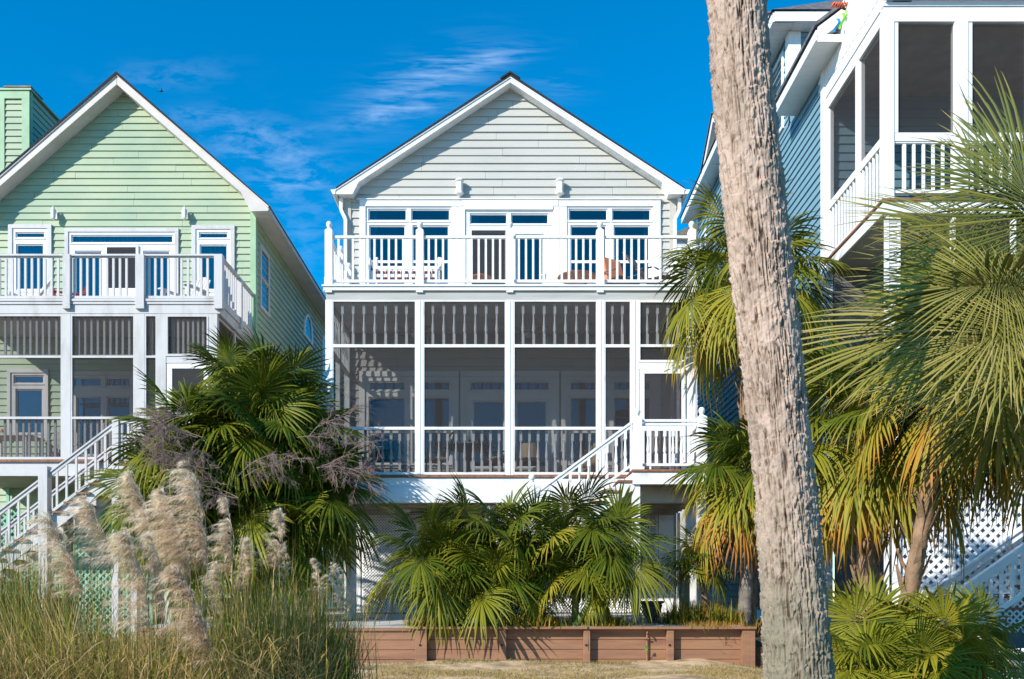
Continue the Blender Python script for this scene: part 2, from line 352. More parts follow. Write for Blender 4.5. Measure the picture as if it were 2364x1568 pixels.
# ================================================================ setting
g = MB(); n = 60
def ground_z(x, y):
    z = -.66 + .04 * math.sin(x * 1.7 + y) * math.sin(y * .9)
    if y > 13.4: z += min(.07, (y - 13.4) * .06)
    if x > 3.2 and y < 16: z -= min(.14, (x - 3.2) * .15)
    return z
xs = [-400, -60, -20] + [-10 + i * .25 for i in range(81)] + [20, 60, 400]
ys = [-14, -4, 4, 8] + [10 + i * .15 for i in range(50)] + [20, 25, 35, 60, 500]
for y in ys:
    for x in xs: g.v.append((x, y, ground_z(x, y)))
k = len(xs)
for j in range(len(ys) - 1):
    for i in range(k - 1): g.f.append((j * k + i, j * k + i + 1, (j + 1) * k + i + 1, (j + 1) * k + i))
tag(mk('ground', g, FIELD, smooth=True), kind='structure')
g = MB(); nx, ny = 150, 60
for j in range(ny + 1):
    for i in range(nx + 1):
        x, y = -4 + 9.5 * i / nx, 11.0 + 4.1 * j / ny; q_ = np.array([[x * 3 + 40, y * 3 + 40, 3.]]); g.v.append((x, y, ground_z(x, y) + .004 + .05 * float(((_T[int(x * 7) & 63, int(y * 7) & 63, 1]) - .5) * .25 + .5 * math.sin(x * 5.3 + math.sin(y * 4) * 2) * math.sin(y * 6.1 + x) * .3 + .3) * (1 if y > 13 else .6)))
for j in range(ny):
    for i in range(nx): g.f.append((j * (nx + 1) + i, j * (nx + 1) + i + 1, (j + 1) * (nx + 1) + i + 1, (j + 1) * (nx + 1) + i))
tag(mk('sand', g, SAND, smooth=True), kind='structure')
s = MB(); s.add([(-900, -900, -1.2), (900, -900, -1.2), (900, -13.9, -1.2), (-900, -13.9, -1.2)], [(0, 1, 2, 3)])
tag(mk('sea', s, SEA), kind='structure')
YT = 14.9
p = MB(); p.prism([(YT + .24, -.6), (YT + .24, -.012), (21, .16), (34, .16), (34, -.6)], -6.2, 3.95, 'x')
tag(mk('patio_pavement', p, CONC), kind='structure')

# ================================================================ centre house
YP, YW, YL = 18.0, 20.385, 17.02
XL, XR = X(751, YP), X(1606, YP)
house = empty('beige_house', (0, YW, 0), 'beige gabled house with white balcony and screened porch in the middle of the row', 'house')
def turned():
    b = MB(); w = .026
    b.box(-w, w, -w, w, 0, .27); b.box(-w, w, -w, w, .74, 1)
    b.lathe([(.02, .27), (.027, .285), (.018, .30), (.024, .315), (.031, .36), (.029, .42), (.02, .56), (.015, .68), (.018, .705), (.026, .715), (.018, .73), (.022, .74)], n=10)
    return b
BAL = meshof('baluster', turned(), WHITE); PICK = meshof('picket', MB().box(-.021, .021, -.016, .016, 0, 1), WHITE)
PICKG = meshof('picket', MB().box(-.022, .022, -.018, .018, 0, 1), GREYW)
def newel(mb, x, y, z0, z1, w=.075, ball=True):
    mb.box(x - w, x + w, y - w, y + w, z0, z1 - .04)
    mb.add([(x - w, y - w, z1 - .04), (x + w, y - w, z1 - .04), (x + w, y + w, z1 - .04), (x - w, y + w, z1 - .04), (x, y, z1 + .03)], [(0, 1, 4), (1, 2, 4), (2, 3, 4), (3, 0, 4)])
    if ball: mb.lathe([(.03, -.01), (.045, .012), (.035, .025), (.05, .045), (.062, .08), (.058, .115), (.035, .145), (.005, .155)], (x, y, z1), 14)
# upper and lower wall with real window and door openings
def rects(Y, L): return [(X(a, Y), X(b, Y), Z(d, Y), Z(c, Y)) for a, b, c, d in L]
def c2(a, b, c, d): return (715.5 + .4035 * a, 715.5 + .4035 * b, 397.5 + .4035 * c, 397.5 + .4035 * d)
def c3(a, b, c, d): return (715.5 + .4035 * a, 715.5 + .4035 * b, 651.8 + .4035 * c, 651.8 + .4035 * d)
U1 = [c2(335, 556, 214, 283), c2(580, 803, 214, 283), c2(340, 549, 308, 648), c2(588, 797, 308, 648)]
U2 = [c2(915, 1130, 240, 303), c2(1150, 1366, 240, 303)]; U2D = [c2(926, 1120, 338, 648), c2(1175, 1338, 358, 648)]
U3 = [c2(1480, 1703, 214, 283), c2(1727, 1950, 214, 283), c2(1490, 1696, 308, 648), c2(1736, 1943, 308, 648)]
L1 = [c3(338, 548, 568, 622), c3(588, 803, 568, 622), c3(338, 548, 658, 1040), c3(588, 803, 658, 1040)]
L2 = [c3(913, 1125, 568, 622), c3(1160, 1373, 568, 622)]; L2D = [c3(932, 1112, 680, 1060), c3(1180, 1355, 680, 1060)]
L3 = [c3(1487, 1700, 568, 622), c3(1736, 1950, 568, 622), c3(1487, 1700, 658, 1040), c3(1738, 1948, 658, 1040)]
WU = [c2(322, 812, 204, 648), c2(890, 1388, 225, 648), c2(1470, 1962, 204, 648)]
WL = [c3(318, 815, 545, 1050), c3(890, 1390, 545, 1075), c3(1470, 1962, 545, 1050)]
zap = Z(206, YW); hw = X(1545, YW); sl = .655
xl0, xr0 = X(800, YW), X(1556, YW)
zeave = Z(455, YW)
allh = rects(YW, WU + WL)
siding('front_wall', house, SID_C, 'x', YW, xl0, xr0, 2.36, zap, .176, allh, clip=lambda z: (max(xl0, -(zap - z) / sl), min(xr0, (zap - z) / sl)))
for sx in (xl0, xr0):
    siding('side_wall', house, SID_C, 'y', sx, YW, YW + 12, .16, zeave, .176, out=-1 if sx < 0 else 1)
for sd_ in (0, 1):
 cb_ = MB()
 if not sd_: cb_.box(xl0 - .047, X(811, YW), YW - .05, YW - .001, .16, zeave).box(xl0 - .048, xl0 - .001, YW - .049, YW + .1, .16, zeave)
 else: cb_.box(X(1545, YW), xr0 + .047, YW - .05, YW - .001, .16, zeave).box(xr0 + .001, xr0 + .048, YW - .049, YW + .1, .16, zeave)
 mk('corner_board', cb_, MATS.get('corner_paint') or M('corner_paint', (.52, .485, .42), .55, .08), house)
def window(parent, name, Y, outer, panes, matf=WHITE2, glassm=PANE, curtain=None, proud=.05, bars=(), cy=.2):
    x0, x1, z0, z1 = rects(Y, [outer])[0]; ps = rects(Y, panes)
    w = mk(name, MB().holes(x0 - .005, x1 + .005, z0, z1 + .005, Y - proud, Y + .10, ps), matf, parent, bevel=.004)
    sa = MB()
    for (a, b, c, d) in ps:
        t = .028; sa.holes(a - .004, b + .004, c - .004, d + .004, Y - .02, Y + .035, [(a + t, b - t, c + t, d - t)])
        sa.box(a - .03, b + .03, Y - proud - .018, Y - proud + .01, c - .035, c - .012)
    for (a, b, c, d) in rects(Y, bars): sa.box(a, b, Y - .03, Y + .03, c, d)
    if sa.v: mk('sash', sa, matf, w)
    gl = MB()
    for (a, b, c, d) in ps: gl.box(a, b, Y + .008, Y + .014, c, d)
    mk('pane', gl, glassm, w)
    if curtain:
        for (a, b, c, d, cm) in curtain:
            xa, xb, za, zb = rects(Y, [(a, b, c, d)])[0]; q = MB(); nn = max(6, int((xb - xa) / .025)); k = 0
            for i in range(nn + 1):
                x = xa + (xb - xa) * i / nn; y = Y + cy + .03 * math.sin(i * 1.45)
                q.v += [(x, y, za), (x, y, zb)]
                if i: q.f.append((k - 2, k, k + 1, k - 1))
                k += 2
            mk('curtain', q, cm, w)
    return w
def bar2(a, b, y): return c2(a, b, y, y + 14)
window(house, 'window', YW, WU[0], U1, curtain=[(*c2(330, 378, 205, 648), CURT), (*c2(770, 812, 205, 648), CURTW)], bars=[bar2(338, 550, 508), bar2(587, 798, 508)])
w = window(house, 'window', YW, WU[1], U2 + U2D, curtain=[(*c2(905, 965, 228, 320), CURT), (*c2(1335, 1380, 228, 320), CURT)])
window(house, 'window', YW, WU[2], U3, curtain=[(*c2(1915, 1962, 205, 648), CURTW), (*c2(1478, 1500, 205, 500), CURT)], bars=[bar2(1489, 1697, 508), bar2(1735, 1944, 508)])
def bar3(a, b, y): return c3(a, b, y, y + 14)
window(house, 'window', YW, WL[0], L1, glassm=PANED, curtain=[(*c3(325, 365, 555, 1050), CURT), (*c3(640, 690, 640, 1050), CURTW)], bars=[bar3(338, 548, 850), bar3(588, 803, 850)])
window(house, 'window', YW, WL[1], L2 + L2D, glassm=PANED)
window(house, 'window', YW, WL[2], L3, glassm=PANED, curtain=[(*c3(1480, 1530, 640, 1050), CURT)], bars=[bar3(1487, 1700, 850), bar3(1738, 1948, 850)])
# casing boards
bd = lambda t, q, dd: t.box(*[v for v in (rects(YW, [q])[0][0], rects(YW, [q])[0][1])], YW - dd, YW - .036, *rects(YW, [q])[0][2:])
for i, (q, dd) in enumerate([(c2(287, 870, 168, 203), .085), (c2(872, 1420, 170, 203), .095), (c2(1422, 2003, 168, 203), .085), (c2(287, 321, 204, 648), .08), (c2(1963, 2003, 204, 648), .08),
              (c2(813, 848, 204, 648), .075), (c2(850, 888, 204, 648), .082), (c2(1390, 1428, 204, 648), .082), (c2(1430, 1469, 204, 648), .075), (c2(888, 1389, 204, 224), .105),
              (c3(285, 852, 513, 544), .08), (c3(862, 1425, 513, 544), .085), (c3(1436, 2003, 513, 544), .08), (c3(285, 317, 545, 1070), .08), (c3(816, 852, 545, 1070), .08),
              (c3(862, 889, 545, 1076), .08), (c3(1391, 1425, 545, 1076), .08), (c3(1436, 1469, 545, 1070), .08), (c3(1963, 2003, 545, 1070), .08)]):
    t = MB(); bd(t, q, dd); mk('casing_board', t, WHITE2, house, bevel=.003)
t = MB(); t.box(X(826, YW), X(1528, YW), YW - .11, YW - .03, Z(465, YW), Z(465, YW) + .022)
mk('drip_cap', t, WHITE2, house, bevel=.003)
# dark screen in front of the left upper balcony door and a lever handle
sd = rects(YW, [U2D[0]])[0]
d = mk('balcony_door', MB().box(sd[0], sd[1], YW - .03, YW - .026, sd[2], sd[3]), SCREEND, house)
mk('handle', MB().bar((X(1250, YW), YW - .1, Z(638, YW)), (X(1257, YW), YW - .1, Z(640, YW)), .02, .02).box(X(1255, YW), X(1258, YW), YW - .1, YW - .05, Z(650, YW), Z(632, YW)), WHITE2, d)
kn = MB(); kx, kz = X(953.9 + .2018 * 650, YW), Z(977.8 + .2018 * 215, YW); kn.lathe([(.03, 0), (.035, .02), (.02, .04)], (kx, YW - .12, kz), 10)
mk('door_knob', kn, BLACK, house, smooth=True)
rm = MB()   # rooms behind the glass
for z0, z1 in ((Z(1100, YW), Z(905, YW) + .9), (Z(665, YW), Z(465, YW))):
    a, b, c, e = xl0 + .12, xr0 - .12, YW + .105, YW + 3.6
    rm.add([(a, c, z0), (b, c, z0), (b, e, z0), (a, e, z0), (a, c, z1), (b, c, z1), (b, e, z1), (a, e, z1)], [(0, 1, 2, 3), (7, 6, 5, 4), (3, 2, 6, 7), (0, 3, 7, 4), (2, 1, 5, 6)])
mk('room_wall', rm, ROOM, house)
# roof: rake, soffit, shingles
YR = YW - .30; YB = YW + 12.3
def P2(px, py): return (X(px, YR), Z(py, YR))
ax, az = P2(1178, 170.5); ex, ez = P2(776, 433)
r = MB(); r.prism([(ex, ez), (ax, az), (-ex, ez), (-ex, ez - .035), (ax, az - .07), (ex, ez - .035)], YR - .03, YB)
for i in range(9):   # shingle tabs stepping along the rake
    pass
rf = mk('roof', r, SHING, house)
r = MB(); r.prism([(ax - .22, az - .10), (ax, az + .04), (ax + .22, az - .10), (ax + .2, az - .135), (ax, az - .005), (ax - .2, az - .135)], YR - .05, YB + .02)
mk('ridge_cap', r, SHING, rf)
for sg in (-1, 1):
    f = MB(); A = [P2(1178, 175.5), P2(774, 438.5), P2(774, 448.3), P2(813.5, 448.3), P2(827.6, 420.5), P2(1178, 190)]
    if sg > 0: A = [(-a, b) for a, b in A][::-1]
    f.prism(A, YR, YR + .04); 
    A2 = [P2(1178, 175), P2(774, 438), P2(774, 441), P2(1178, 180.5)]
    if sg > 0: A2 = [(-a, b) for a, b in A2][::-1]
    f.prism(A2, YR - .022, YR - .001)
    mk('rake_board', f, WHITE2, rf, bevel=.003)
    so = MB(); B_ = [P2(1178, 176.5), P2(780, 435), P2(780, 447.5), P2(812, 447.5), P2(828, 419.5), P2(1178, 189)]
    if sg > 0: B_ = [(-a, b) for a, b in B_][::-1]
    so.prism(B_, YR + .041, YW - .024)
    e0 = X(780, YR) * -sg if sg < 0 else X(780, YR) * -1
    xa, xb = sorted([(xl0 if sg < 0 else xr0), sg * abs(X(780, YR))])
    so.box(xa, xb, YW - .024, YB - .3, P2(0, 447.5)[1], P2(0, 442)[1])
    mk('soffit', so, WHITE, rf)
    gu = MB(); x0 = abs(X(776, YR)); prof = [(x0, 0), (x0 + .07, 0), (x0 + .105, .045), (x0 + .125, .10), (x0, .10)]
    prof = [(sg * a, P2(0, 448)[1] + b) for a, b in prof]
    if sg < 0: prof = prof[::-1]
    gu.prism(prof, YR + .0, YB - .35); gt = mk('gutter', gu, WHITE2, house)
    d = MB(); xx = lambda q: -sg * -abs(X(q, YR)) if sg > 0 else X(q, YR)
    zz = lambda q: Z(q, YR)
    pts = [(784, 450), (784, 476), (788, 486), (794.5, 498), (794.5, 655)]
    pp = [(sg * abs(X(a, YR)), YW - .12, zz(b)) for a, b in pts]
    for a, b in zip(pp, pp[1:]): d.bar(a, b, .075, .06, (0, 1, 0))
    mk('downspout', d, WHITE2, gt, bevel=.006)
    fz = MB(); C_ = [P2(1178, 189.2), P2(800, 440), P2(800, 452), P2(1178, 206)]
    C_ = [((a if sg < 0 else -a) * YW / YR, EYE + (b - EYE) * YW / YR - (.02 if i > 1 else 0)) for i, (a, b) in enumerate([(0, P2(0, 198)[1]), (X(826, YR), P2(0, 429)[1]), (X(826, YR), P2(0, 434)[1]), (0, P2(0, 203)[1])])]
    if sg > 0: C_ = C_[::-1]
    fz.prism(C_, YW - .05, YW - .0245); mk('frieze_board', fz, WHITE2, rf)
# balcony deck and porch frame
zb0, zb1 = Z(692, YP), Z(659, YP)
b = MB(); b.box(XL + .02, XR - .02, YP + .03, YW - .03, zb0 + .02, zb1 - .02); mk('balcony_floor', b, WHITE, house)
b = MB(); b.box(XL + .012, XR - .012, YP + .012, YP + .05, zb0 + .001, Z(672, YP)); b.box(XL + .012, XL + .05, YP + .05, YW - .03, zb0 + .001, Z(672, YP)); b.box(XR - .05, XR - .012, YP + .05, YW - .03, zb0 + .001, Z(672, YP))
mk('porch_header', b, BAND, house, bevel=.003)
b = MB(); b.box(XL - .03, XR + .03, YP - .035, YP + .03, Z(671.5, YP), Z(663.5, YP)); b.box(XL - .06, XR + .06, YP - .06, YW - .03, Z(663, YP), Z(659, YP))
for sx in (-1, 1): b.box(sx * 3.70 - .03, sx * 3.70 + .03, YP + .03, YW - .03, Z(671.5, YP), Z(663.4, YP))
mk('balcony_edge', b, WHITE2, house, bevel=.003)
rail = mk('balcony_railing', MB().px(752, 1604, 543.6, 549.5, YP + .02, .07).px(752, 1604, 645.5, 651.5, YP + .03, .05), WHITE2, house, bevel=.006)
for sx in (XL + .06, XR - .06):
    q = MB().box(sx - .035, sx + .035, YP + .1, YW - .05, Z(549.5, YP), Z(543.6, YP)).box(sx - .025, sx + .025, YP + .1, YW - .05, Z(651.5, YP), Z(645.5, YP)); mk('side_rail', q, WHITE2, rail)
for px_ in (760, 969.5, 1177, 1385, 1597):
    q = MB(); xx = X(px_, YP + .05); newel(q, xx, YP + .05, Z(659, YP), Z(526.6, YP)); q.box(xx - .083, xx + .083, YP - .033, YP - .026, Z(658, YP), Z(640, YP))
    q.box(xx - .07, xx + .07, YP - .03, YP - .001, Z(676, YP), Z(671.7, YP)); mk('rail_post', q, WHITE2, rail, bevel=.004)
for sx in (XL + .06, XR - .06):
    for yy, top in ((YP + 1.3, 526.6), (YW - .12, 526.6)):
        q = MB(); newel(q, sx, yy, Z(659, YP), Z(526.6, YP), .06); mk('rail_post', q, WHITE2, rail)
hz = Z(549.5, YP) - Z(645.5, YP)
for a, b_, n_, sp_ in ((164, 0, 11, 41.1), (680, 0, 11, 40.8), (1195, 0, 11, 41), (1717, 0, 8, 41)):
    for i in range(n_):
        xp = 715.5 + .4035 * (a + i * sp_); inst('picket', PICK, rail, (X(xp, YP + .05), YP + .05, Z(645.5, YP)), (1, 1, hz))
for sx in (XL + .06, XR - .06):
    for i in range(14):
        inst('picket', PICK, rail, (sx, YP + .2 + i * .15, Z(645.5, YP)), (1, 1, hz), R(90))
# porch: posts, rails, screens, balusters
zf = Z(1097.5, YP); FR = MB()
PO = [(751, 767), (960.4, 977), (1168, 1185.6), (1378.5, 1395.4), (1457, 1475), (1588, 1606)]
for a, b_ in PO:
    q = MB().px(a, b_, 692.2, 1097.5, YP, .14)
    if a not in (751, 1588): q.px((a + b_) / 2 - .8, (a + b_) / 2 + .8, 692.2, 1097.5, YP - .012, .011)
    mk('porch_post', q, WHITE2, house, bevel=.005)
pr = MB()
for (a, _), (b_, __) in [((767, 0), (960.4, 0)), ((977, 0), (1168, 0)), ((1185.6, 0), (1378.5, 0)), ((1395.4, 0), (1457, 0))]:
    for y0, y1 in ((692.4, 696.5), (795, 802), (985.5, 992.2), (1090.5, 1096)): pr.px(a, b_, y0, y1, YP + .005, .05)
    pr.px(a, a + 2.6, 696.5, 1090.5, YP + .006, .05); pr.px(b_ - 2.6, b_, 696.5, 1090.5, YP + .006, .05)
for y0, y1 in ((692.4, 698), (795, 801), (831, 837)): pr.px(1475, 1588, y0, y1, YP - .01, .06)
pr.px(1475, 1478.5, 698, 831, YP - .011, .06); pr.px(1585, 1588, 698, 831, YP - .011, .06)
pr.px(1475, 1588, 837.2, 852, YP + .004, .12); pr.px(1582, 1588, 852, 1097, YP + .005, .1)
for sx in (-1, 1):
    xa, xb = sorted((sx * 3.69, sx * 3.60))
    for y0, y1 in ((692.4, 700), (795, 802), (985.5, 992.2), (1090.5, 1096)): pr.box(xa, xb, YP + .14, YW - .03, Z(y1, YP), Z(y0, YP))
    pr.box(xa, xb, YP + 1.1, YP + 1.24, zf, zb0); pr.box(xa, xb, YW - .14, YW - .04, zf, zb0)
mk('screen_frame', pr, WHITE, house, bevel=.003)
sc = MB()
for a, b_ in ((767, 960.4), (977, 1168), (1185.6, 1378.5), (1395.4, 1457)): sc.px(a, b_, 694, 1092, YP + .03, .002)
sc.px(1475, 1588, 694, 835, YP + .03, .002)
for sx in (-1, 1): sc.box(sx * 3.675 - .001, sx * 3.675 + .001, YP + .14, YW - .05, zf, zb0)
mk('porch_screen', sc, SCREEN, house)
up = tag(mk('valance_rail', MB().px(767, 1588, 693, 698, YP + .09, .05).px(767, 1588, 796, 801.5, YP + .09, .05), WHITE, house))
hb = Z(698, YP) - Z(796, YP)
for i, xs_ in enumerate([187, 248, 310, 372, 434, 494, 553, 704, 766, 825, 886, 947, 1008, 1069, 1219, 1280, 1340, 1401, 1463, 1525, 1587, 1730, 1787, 1930, 1988, 2047, 2107]):
    inst('baluster', BAL, up, (X(715.5 + .4035 * xs_, YP + .115), YP + .115, Z(798, YP + .1)), (1, 1, hb + .01))
lw = mk('porch_railing', MB().px(767, 1457, 986.5, 992, YP + .09, .05).px(767, 1457, 1090, 1095, YP + .09, .05), WHITE, house)
for a, n_ in ((170, 9), (689, 9), (1207, 9), (1737, 2)):
    for i in range(n_):
        inst('baluster', BAL, lw, (X(715.5 + .4035 * (a + i * 49.1), YP + .115), YP + .115, Z(1091, YP + .1)), (1, 1, hb + .01))
for i in range(12):
    yy = YP + .28 + i * .17
    if abs(yy - YP - 1.17) < .1: continue
    inst('baluster', BAL, up, (-3.63, yy, Z(798, YP + .1)), (1, 1, hb)); inst('baluster', BAL, lw, (-3.63, yy, Z(1091, YP + .1)), (1, 1, hb))
# screen door
dr = rects(YP, [(1476.5, 1582, 852.5, 1096)])[0]; ho = rects(YP, [(1487.5, 1573, 863.5, 984), (1487.5, 1573, 995.5, 1084)])
door = mk('screen_door', MB().holes(*dr, YP - .03, YP + .012, ho), WHITE2, house, bevel=.004)
mk('door_screen', MB().px(1487, 1574, 863, 1085, YP - .012, .002), SCREEND, door)
q = MB()
for a in (205, 335, 380): q.px(1800 / 2974 * 2364 + .3446 * a - 2.2, 1800 / 2974 * 2364 + .3446 * a + 2.2, 995, 1084.5, YP - .027, .02)
mk('door_bar', q, WHITE2, door)
q = MB().px(1577, 1580, 885, 897, YP - .05, .02).px(1579, 1586, 890, 892, YP - .055, .01); mk('handle', q, WHITE2, door)
# deck boards, beams
q = MB(); yy = YP - .06
while yy < YW - .1:
    q.box(XL - .03, XR + .03, yy, yy + .135, Z(1103, YP), Z(1097.6, YP)); yy += .14
mk('porch_floor', q, DECK, house, bevel=.004)
q = MB(); q.box(XL, XR, YP - .02, YP + .02, Z(1124, YP), Z(1103.2, YP)); q.box(XL, XR, YP - .032, YP + .02, Z(1161, YP), Z(1124.4, YP))
for sx in (-1, 1): q.box(*sorted((sx * 3.69, sx * 3.65)), YP + .02, YW - .01, Z(1161, YP), Z(1103.3, YP))
mk('porch_beam', q, WHITE, house, bevel=.004)
q = MB(); q.box(XL + .05, XR - .05, YP + .03, YW - .03, Z(1161, YP) + .01, Z(1161, YP) + .03)
for i in range(5): q.box(XL + .05, XR - .05, YP + .35 + i * .42, YP + .39 + i * .42, Z(1161, YP) - .05, Z(1161, YP) + .008)
mk('porch_soffit', q, SOFF, house)
# ground storey under the porch: lattice screen, panels
q = MB(); zl0, zl1 = Z(1414, YW), Z(1188, YW)
lx0, lx1 = X(840, YW), X(1513, YW)
lattice(q, lx0, lx1, zl0, zl1, YW - .09, .068, .0255)
la = mk('lattice_screen', q, WHITE, house)
q = MB(); q.holes(lx0 - .05, lx1 + .05, zl0, zl1 + .05, YW - .075, YW - .03, [(lx0, lx0 + 1.2, zl0 + .04, zl1), (lx0 + 1.28, lx0 + 3.2, zl0 + .04, zl1), (lx0 + 3.28, lx1, zl0 + .04, zl1)])
mk('lattice_frame', q, WHITE, la)
q = MB(); q.box(X(800, YW), lx0 - .06, YW - .10, YW - .024, zl0, zl1); q.box(lx1 + .06, X(1553, YW), YW - .10, YW - .024, zl0, zl1); q.box(X(800, YW), X(1553, YW), YW - .11, YW - .024, zl1 + .051, zl1 + .16)
for i in range(3): q.box(X(1553, YW) + .09 + i * .3, X(1553, YW) + .15 + i * .3, YW - .1, YW - .04, .1, 2.4)
mk('wall_panel', q, WHITE, house)
mk('under_storey_shade', MB().box(lx0 - .1, lx1 + .1, YW + 1.5, YW + 1.54, zl0, zl1 + .1).box(lx0 - .1, lx0 - .06, YW, YW + 1.5, zl0, zl1 + .1).box(lx1 + .06, lx1 + .1, YW, YW + 1.5, zl0, zl1 + .1).box(lx0, lx1, YW, YW + 1.5, zl1 + .1, zl1 + .14), DARK, house)  # near-black box paints in the shade seen through the lattice holes
for px_ in (808, 1598):
    q = MB().box(X(px_, YP) - .09, X(px_, YP) + .09, YP + .06, YP + .24, -.02, Z(1161, YP)); mk('support_post', q, WHITE, house, bevel=.006)
# landing and stairs
zl = Z(1084, YL); lxa, lxb = X(1461, YL), X(1631, YL)
q = MB(); yy = YL - .03
while yy < YP - .1: q.box(lxa - .02, lxb + .02, yy, yy + .135, zl - .045, zl); yy += .14
stair = mk('landing', q, DECK, house, bevel=.004)
q = MB().box(lxa, lxb, YL, YL + .05, Z(1118, YL), zl - .048); q.box(lxa, lxa + .05, YL + .05, YP - .04, Z(1118, YL), zl - .048); q.box(lxb - .05, lxb, YL + .05, YP - .04, Z(1118, YL), zl - .048)
mk('landing_beam', q, WHITE, stair, bevel=.003)
for px_ in (1470, 1622):
    q = MB().box(X(px_, YL) - .075, X(px_, YL) + .075, YL + .051, YL + .2, -.05, Z(1118, YL) - .001); mk('support_post', q, WHITE2, stair, bevel=.006)
st = mk('stair_railing', MB().px(1480, 1612, 968, 974, YL + .05, .08).px(1480, 1612, 977, 983, YL + .065, .05).px(1480, 1612, 1070, 1076, YL + .06, .05), WHITE2, house, bevel=.005)
q = MB().box(lxb - .09, lxb - .01, YL + .15, YP - .02, Z(976, YL), Z(968, YL)); mk('side_rail', q, WHITE2, st)
hb2 = Z(983, YL) - Z(1070, YL)
for i in range(6): inst('baluster', BAL, st, (X(1482.5 + 13.5 + i * 19.3, YL + .09), YL + .09, Z(1070, YL)), (1, 1, hb2))
for i in range(4): inst('baluster', BAL, st, (lxb - .05, YL + .25 + i * .17, Z(1070, YL)), (1, 1, hb2))
for px_, ft in ((1471, 960), (1620, 957)):
    q = MB(); newel(q, X(px_, YL + .08), YL + .08, zl, Z(ft, YL), .088 if px_ > 1500 else .083); q.box(X(px_, YL) - .1, X(px_, YL) + .1, YL - .02, YL - .006, zl - .02, zl + .18); mk('newel_post', q, WHITE2, st, bevel=.005)
slope = .74; run = 3.75; xa = X(1460, YL)
def rl(mb, py, w, h, y, x0=None, x1=None):
    x0 = xa if x0 is None else x0; x1 = xa - run if x1 is None else x1; z = Z(py, YL)
    return mb.bar((x0, y, z - (xa - x0) * slope), (x1, y, z - (xa - x1) * slope), w, h)
q = MB(); rl(q, 973, .09, .04, YL + .09); rl(q, 981, .05, .05, YL + .09); rl(q, 1072, .05, .045, YL + .09); mk('handrail', q, WHITE2, st, bevel=.004)
xn = X(1228, YL)
q = MB(); newel(q, xn, YL + .08, -.02, Z(1112, YL), .06); mk('newel_post', q, WHITE2, st, bevel=.004)
for i in range(18):
    x = X(1445 - i * 21.3, YL); 
    if abs(x - xn) > .09: inst('baluster', BAL, st, (x, YL + .09, Z(1072, YL) - (xa - x) * slope), (1, 1, .78))
q = MB()
for yy in (YL + .06, YP - .16):
    z = Z(1112, YL); q.add([(xa, yy, z + .16), (xa, yy, z - .16), (xa - run, yy, z - .16 - run * slope), (xa - run, yy, z + .14 - run * slope), (xa, yy + .045, z + .16), (xa, yy + .045, z - .16), (xa - run, yy + .045, z - .16 - run * slope), (xa - run, yy + .045, z + .14 - run * slope)],
                  [(0, 1, 2, 3), (7, 6, 5, 4), (0, 3, 7, 4), (1, 5, 6, 2), (0, 4, 5, 1), (2, 6, 7, 3)])
mk('stringer', q, WHITE, stair)
q = MB(); k = 13
for i in range(1, k): q.box(xa - i * .262 - .01, xa - (i - 1) * .262 + .02, YL + .02, YP - .08, zl - i * .194 - .04, zl - i * .194)
mk('tread', q, DECK, stair, bevel=.004)
# wall lights
for px_ in (858, 1429):
    x = X(715.5 + .4035 * px_, YW); z = Z(397.5 + .4035 * 140, YW); y = YW - .13
    wl = mk('wall_light', MB().lathe([(.03, -.02), (.09, -.005), (.1, .02), (.075, .045), (.07, .27), (.1, .285), (.105, .31), (.03, .36)], (x, y, z), 6).box(x - .04, x + .04, y, YW - .02, z + .05, z + .22), WHITE2, house)
    mk('lamp_glass', MB().lathe([(.074, .06), (.077, .16), (.074, .26)], (x, y, z), 6), LGHT, wl)
fx, fy, fz_ = X(923, YP + 1.2), YP + 1.2, Z(1176, YP + 1.2)
fl = mk('flood_light', MB().lathe([(.06, -.02), (.06, .03)], (fx, fy, fz_ + .05), 12).bar((fx - .12, fy - .03, fz_), (fx + .12, fy - .03, fz_), .03, .03), BLACK, house)
for dx in (-.15, .15):
    q = MB().tube([(fx + dx, fy + .06, fz_), (fx + dx, fy - .02, fz_), (fx + dx * 1.05, fy - .12, fz_ - .02)], [.03, .06, .085], 14); mk('lamp_head', q, LGHT, fl, smooth=False)
# ceiling fan blades inside the porch
for px_ in (600, 1250):
    x, y, z = X(715.5 + .4035 * px_, YP + 1.2), YP + 1.25, zb0 - .32
    fn = mk('ceiling_fan', MB().lathe([(.02, .32), (.02, .1), (.09, .08), (.1, 0), (.05, -.06), (.01, -.07)], (x, y, z), 12), WHITE, house)
    q = MB()
    for i in range(5):
        a = i * 1.2566 + .3; q.bar((x + .1 * math.cos(a), y + .1 * math.sin(a), z + .02), (x + .62 * math.cos(a), y + .62 * math.sin(a), z + .02), .13, .01)
    mk('fan_blade', q, SOFF, fn)

